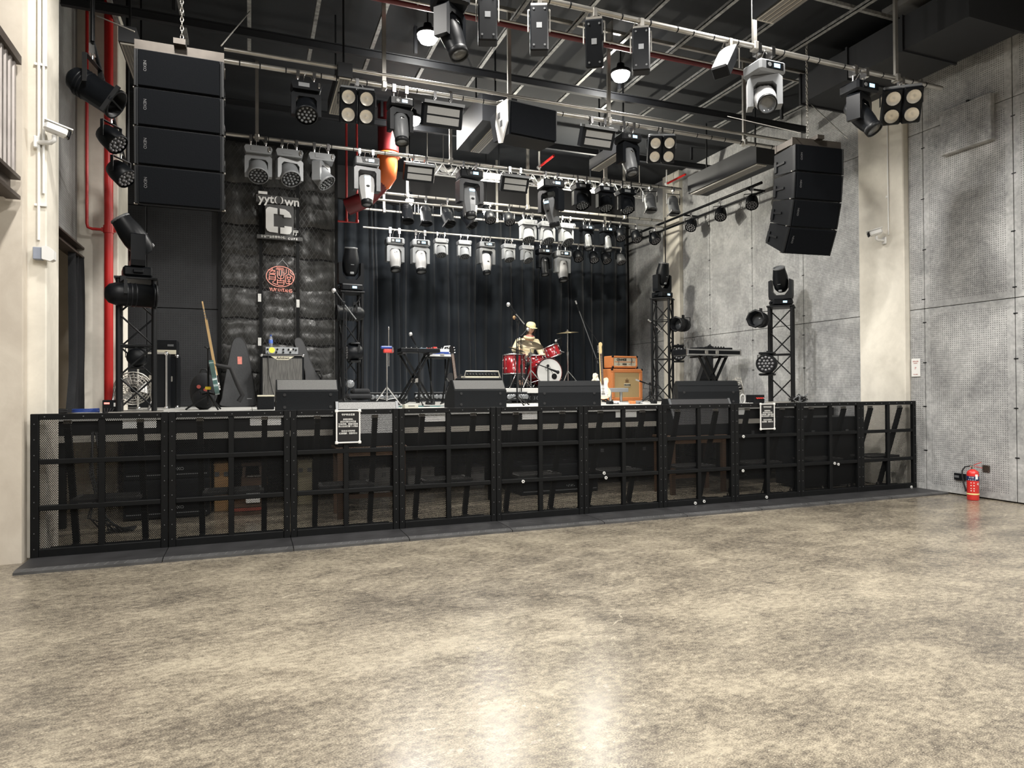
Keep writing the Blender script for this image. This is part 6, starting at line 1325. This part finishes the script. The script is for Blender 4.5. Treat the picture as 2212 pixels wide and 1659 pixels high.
lamp('AREA', (4.17, 11.25, 5.17), 40, (1, .95, .82), .6, (.0, 0, 0), name='tube_light'); lamp('POINT', (4.17, 11.2, 5.1), 90, (1, .95, .82), .05, name='tube_light'); lamp('POINT', (6.02, 11.2, 5.08), 190, (1, .95, .82), .05, name='tube_light')
GLOW = mat('lit_lamp', (1, 1, 1), .3, 0, 0, emit=(1, .97, .9), estr=60)
def bay(p, r, lab):
    t = thing('ceiling_lamp', lab, 'lamp', p, 0, 'lit round lamps under the ceiling')
    MB().lathe([(0, .12), (.05, .12), (.06, .06), (r, .02), (r, -.02), (r*.92, -.02), (r*.9, -.0), (0, .0)], 20).build('shade', BPL, t); MB().lathe([(r*.9, -.004), (r*.88, -.05), (r*.66, -.1), (r*.3, -.125), (0, -.13)], 20).build('lit_glare_lens', GLOW, t)  # lens dome enlarged so its shape takes in the lamp's glare
    MB().cyl((0, 0, .12), (0, 0, ZC-p[2]), .01, n=6).build('stem', BLK, t)
bay(VIS_LAMPS[0], .14, 'bright round ceiling lamp at the top left, beside the big dark moving head'); bay(VIS_LAMPS[1], .14, 'bright round ceiling lamp at the upper right, behind the panel lights'); bay(VIS_LAMPS[2], .13, 'bright round ceiling lamp beside the black spot light')
for p, lab in (((2.72, 12.1, 4.9), 'bright round work lamp above the dark par cans'), ((4.3, 12.4, 4.93), 'small bright work lamp beside the LED par over the drums')):
    bay(p, .08, lab); lamp('POINT', (p[0], p[1]-.02, p[2]-.17), 45, (1, .97, .92), .05, name='work_light')
# lattice truss behind the mid-stage pipe
t = thing('lattice_truss', 'long aluminium lattice truss lit by the fluorescent tubes behind the mid-stage pipe', 'truss', (2.6, 11.5, 5.2)); L = 4.9
for yy, zz in ((0, 0), (0, .22), (.2, .11)): MB().cyl((0, yy, zz), (L, yy, zz), .018, n=8).build('chord', ALU, t)
n = 34; q = MB()
for k in range(n):
    a, b = L*k/n, L*(k+1)/n
    q.cyl((a, 0, .0 if k % 2 else .22), (b, 0, .22 if k % 2 else .0), .008, n=5).cyl((a, 0, .22), (b, .2, .11), .007, n=5).cyl((b, 0, 0), (a, .2, .11), .007, n=5)
q.build('lacing', ALU, t, kind='stuff'); [MB().cyl((x, .0, .22), (x, 0, ZC-5.2), .008, n=6).build('hanger', STL, t) for x in (.3, L/2, L-.3)]
fo = thing('foil_duct', 'crumpled silver foil duct lying along the lattice truss', 'duct', (2.9, 11.9, 5.45)); rr = random.Random(2); MB().tube([(4.2*j/60, .02*math.sin(j), .03*math.sin(j*1.7)) for j in range(61)], [.05+rr.uniform(-.015, .015) for _ in range(61)], 10, smooth=False).build('tube', mat('foil', (.45, .45, .44), .4, .8, .1, 30), fo); [MB().cyl((x, 0, .05), (x, 0, ZC-5.45), .006, n=5).build('hanger', STL, fo) for x in (.4, 2.1, 3.8)]
# fill speaker on the front pipe
t = thing('fill_speaker', 'black fill speaker with white side plate hung under the middle of the stage-front pipe', 'speaker', (3.12, 7.62, 4.62), .12); 
MB().add([(-.3, -.22, .2), (.36, -.22, .2), (.36, -.2, -.2), (-.3, -.2, -.2), (-.3, .3, .17), (.36, .3, .17), (.36, .2, -.17), (-.3, .2, -.17)], [(0, 1, 2, 3), (7, 6, 5, 4), (0, 4, 5, 1), (1, 5, 6, 2), (2, 6, 7, 3), (3, 7, 4, 0)]).build('cabinet', BPL, t); MB().box((.03, -.216, 0), (.62, .02, .37)).build('grille', GRL, t)
MB().prism([(-.2, .21), (.06, .23), (.1, .0), (.02, -.24), (-.06, -.26), (-.2, -.05)], .0, .02, TR(-.305, 0, 0) @ RZ(PI/2)).build('side_plate', WPL, t); q = MB(); [q.box((-.327, .0-.06*j, .08-.11*j), (.006, .05, .07)) for j in range(2)]; q.build('plate_slot', GPL, t)
q = MB()
for x in (-.28, .3): q.tube([(x, -.05, .2), (x+.01, .0, .28), (x, .14, .31)], .008, 5).tube([(x+.03, -.1, .2), (x+.02, 0, .27), (x, .14, .31)], .008, 5)
q.build('chain', STL, t)
# ceiling beams
for k, (yy, z, lab) in enumerate(((8.52, 5.6, 'dark steel beam crossing under the ceiling struts above the stage front'), (10.9, 5.7, 'dark steel beam crossing above the mid-stage pipe'))):
    t = thing('ceiling_beam', lab, 'beam', (0, yy, z)); MB().box((3.3, 0, 0), (10.4, .06, .012)).box((3.3, 0, .09), (10.4, .06, .012)).box((3.3, 0, .045), (10.4, .014, .08)).build('beam', DUCT, t); [MB().box((x, 0, .15+(ZC-z-.15)/2), (.04, .04, ZC-z-.15)).build('hanger', DUCT, t) for x in (-.8, 2, 5, 8)]
for x, lab in [(7.75, 'black square duct under the ceiling by the right wall')]:
    t = thing('air_duct', lab, 'duct', (x, 5.2, 5.45)); MB().box((0, 1.0, .2), (.9, 2.4, .4)).build('duct_box', DUCT, t); [MB().box((0, yy, .2), (.94, .03, .44)).build('flange', DUCT, t) for yy in (-.2, .6, 1.4, 2.2)]; [MB().box((.3, yy, .4+.12), (.02, .02, .25)).build('hanger', BLK, t) for yy in (.0, 1.8)]
# ================================================================== under the stage
y = 8.2
def sub(x0, x1, z0, z1, y, lab, d=.75):
    t = thing('subwoofer', lab, 'speaker', ((x0+x1)/2, y, z0), 0, 'subwoofers under the stage'); W, H = x1-x0, z1-z0
    MB().cbox((0, d/2, H/2), (W, d, H), .012).build('cabinet', BPL, t); MB().cbox((0, -.006, H*.55), (W-.04, .03, H*.72), .008).build('grille', GRL, t); MB().box((0, -.002, .05), (W-.06, .01, .012)).build('slot', GPL, t); text('logo', 'NEXO', .045, LPL, t, (W*.12, -.0225, H*.26), ext=.0005)
    return t
sub(-1.28, -.42, .02, .44, 8.32, 'black subwoofer under the stage at the left, lower of the pair'); sub(-1.28, -.42, .442, .87, 8.32, 'black subwoofer under the stage at the left, upper of the pair')
sub(3.35, 4.5, .0, .4, 8.3, 'black subwoofer under the stage behind the fifth barrier'); 
def box(px0, px1, py0, z0, y, d, lab, m, cat='box', name='storage_box', extra=None):
    x0, x1 = pX(px0, y), pX(px1, y); z1 = pZ((px0+px1)/2, py0, y); t = thing(name, lab, cat, ((x0+x1)/2, y, z0)); W, H = x1-x0, z1-z0
    MB().cbox((0, d/2, H/2), (W, d, H), .008).build('body', m, t); MB().cbox((0, d/2, H+.006), (W+.01, d+.01, .02), .004).build('lid', m, t)
    for s in (-1, 1): MB().box((s*W*.3, -.004, H*.8), (.05, .01, .05)).build('latch', GPL, t)
    return t
PLY = mat('plywood', (.34, .2, .08), .6, 0, .2, 7); GRYB = mat('grey_storage_plastic', (.2, .2, .195), .5, 0, .1, 4); CRM2 = mat('dull_cream', (.33, .3, .2), .6, 0, .1, 5)
box(462, 495, 1004, .0, 8.6, .5, 'plywood box under the stage behind the second barrier', PLY)
box(643, 674, 996, .0, 8.7, .4, 'tall dull cream cabinet under the stage behind the third barrier', CRM2, 'cabinet', 'cabinet')
box(775, 842, 1014, .0, 8.9, .5, 'grey plastic storage box under the stage behind the third barrier', GRYB)
box(880, 938, 1012, .05, 9.2, .5, 'grey plastic storage box with a pale lid under the stage behind the fourth barrier', GRYB)
box(1011, 1046, 1011, .0, 9.2, .5, 'small grey plastic storage box under the stage behind the fourth barrier', GRYB)
box(1088, 1249, 1000, .41, 8.75, .6, 'long black case with a pale flat lid under the stage behind the fifth barrier', BPL, 'case', 'equipment_case')
box(1268, 1420, 962, .28, 8.6, .6, 'long black case under the stage behind the sixth barrier', BPL, 'case', 'equipment_case')
box(1600, 1722, 912, .16, 8.3, .6, 'tall black equipment rack under the stage behind the third barrier from the right wall', BPL, 'rack', 'equipment_rack')
box(1730, 1852, 903, .03, 7.3, .5, 'tall black equipment rack under the stage behind the second barrier from the right wall', BPL, 'rack', 'equipment_rack')
x = pX(545, 8.7); t = thing('wooden_stool', 'brown wooden stool under the stage behind the second barrier', 'stool', (x, 8.7, 0)); z1 = pZ(545, 1000, 8.7)
MB().cbox((0, .15, z1-.02), (.26, .26, .04), .006).build('seat', WOOD, t); MB().cbox((.02, .15, z1*.58), (.3, .3, .12), .01).build('drawer', WOOD, t); MB().box((.02, .0, z1*.58+.07), (.16, .02, .02)).build('brass_handle', CHR, t)
for i in (-1, 1):
    for j in (-1, 1): MB().bar((i*.09, .15+j*.09, z1-.03), (i*.13, .15+j*.13, 0), .035).build('leg', WOOD, t)
t = thing('wooden_pallet', 'reddish wooden board stack with a white card under the stage behind the second barrier', 'boards', (pX(540, 8.45), 8.4, 0)); [MB().box((0, .1, .02+.045*k), (.34, .5, .04)).build('board', (WOOD, mat('red_wood', (.25, .05, .03), .5))[k % 2], t) for k in range(3)]; MB().box((.03, -.16, .22), (.15, .01, .16)).build('white_card', PAPER, t)
t = thing('cable_run', 'black cables hanging and coiled on the floor under the left end of the stage', 'cable', (-1.45, 7.75, 0)); rr = random.Random(12)
for k in range(6): MB().tube([(rr.uniform(-.05, .05), rr.uniform(.15, .25), 1.0), (rr.uniform(-.06, .08), .1, .6), (rr.uniform(-.06, .12), .05, .15), (.1+.05*k, -.05, .015), (.35, .0+.04*k, .012), (.1, .12, .012)], .009, 5).build('cable', RUB, t)

# thin black rope from the wall pipe down to the tower by the pale pillar
a = atY(1437, 515, 11.9); b = atY(1437, 588, 11.9); t = thing('hanging_rope', 'thin black rope hanging from the wall pipe above the tower by the pale pillar', 'rope', (a.x, 11.9, b.z)); MB().cyl((0, 0, 0), (0, 0, 4.98-b.z), .012, n=6).build('rope', RUB, t); MB().ell((0, 0, 0), (.02, .02, .03)).build('knot', RUB, t)
# lettering becomes plain meshes
dg = bpy.context.evaluated_depsgraph_get()
for o in [o for o in bpy.data.objects if o.type == 'FONT']:
    me = bpy.data.meshes.new_from_object(o.evaluated_get(dg)); n = o.name
    q = bpy.data.objects.new('tmp', me); C.objects.link(q); q.parent = o.parent; q.location = o.location; q.rotation_euler = o.rotation_euler; q.scale = o.scale
    bpy.data.objects.remove(o); q.name = n
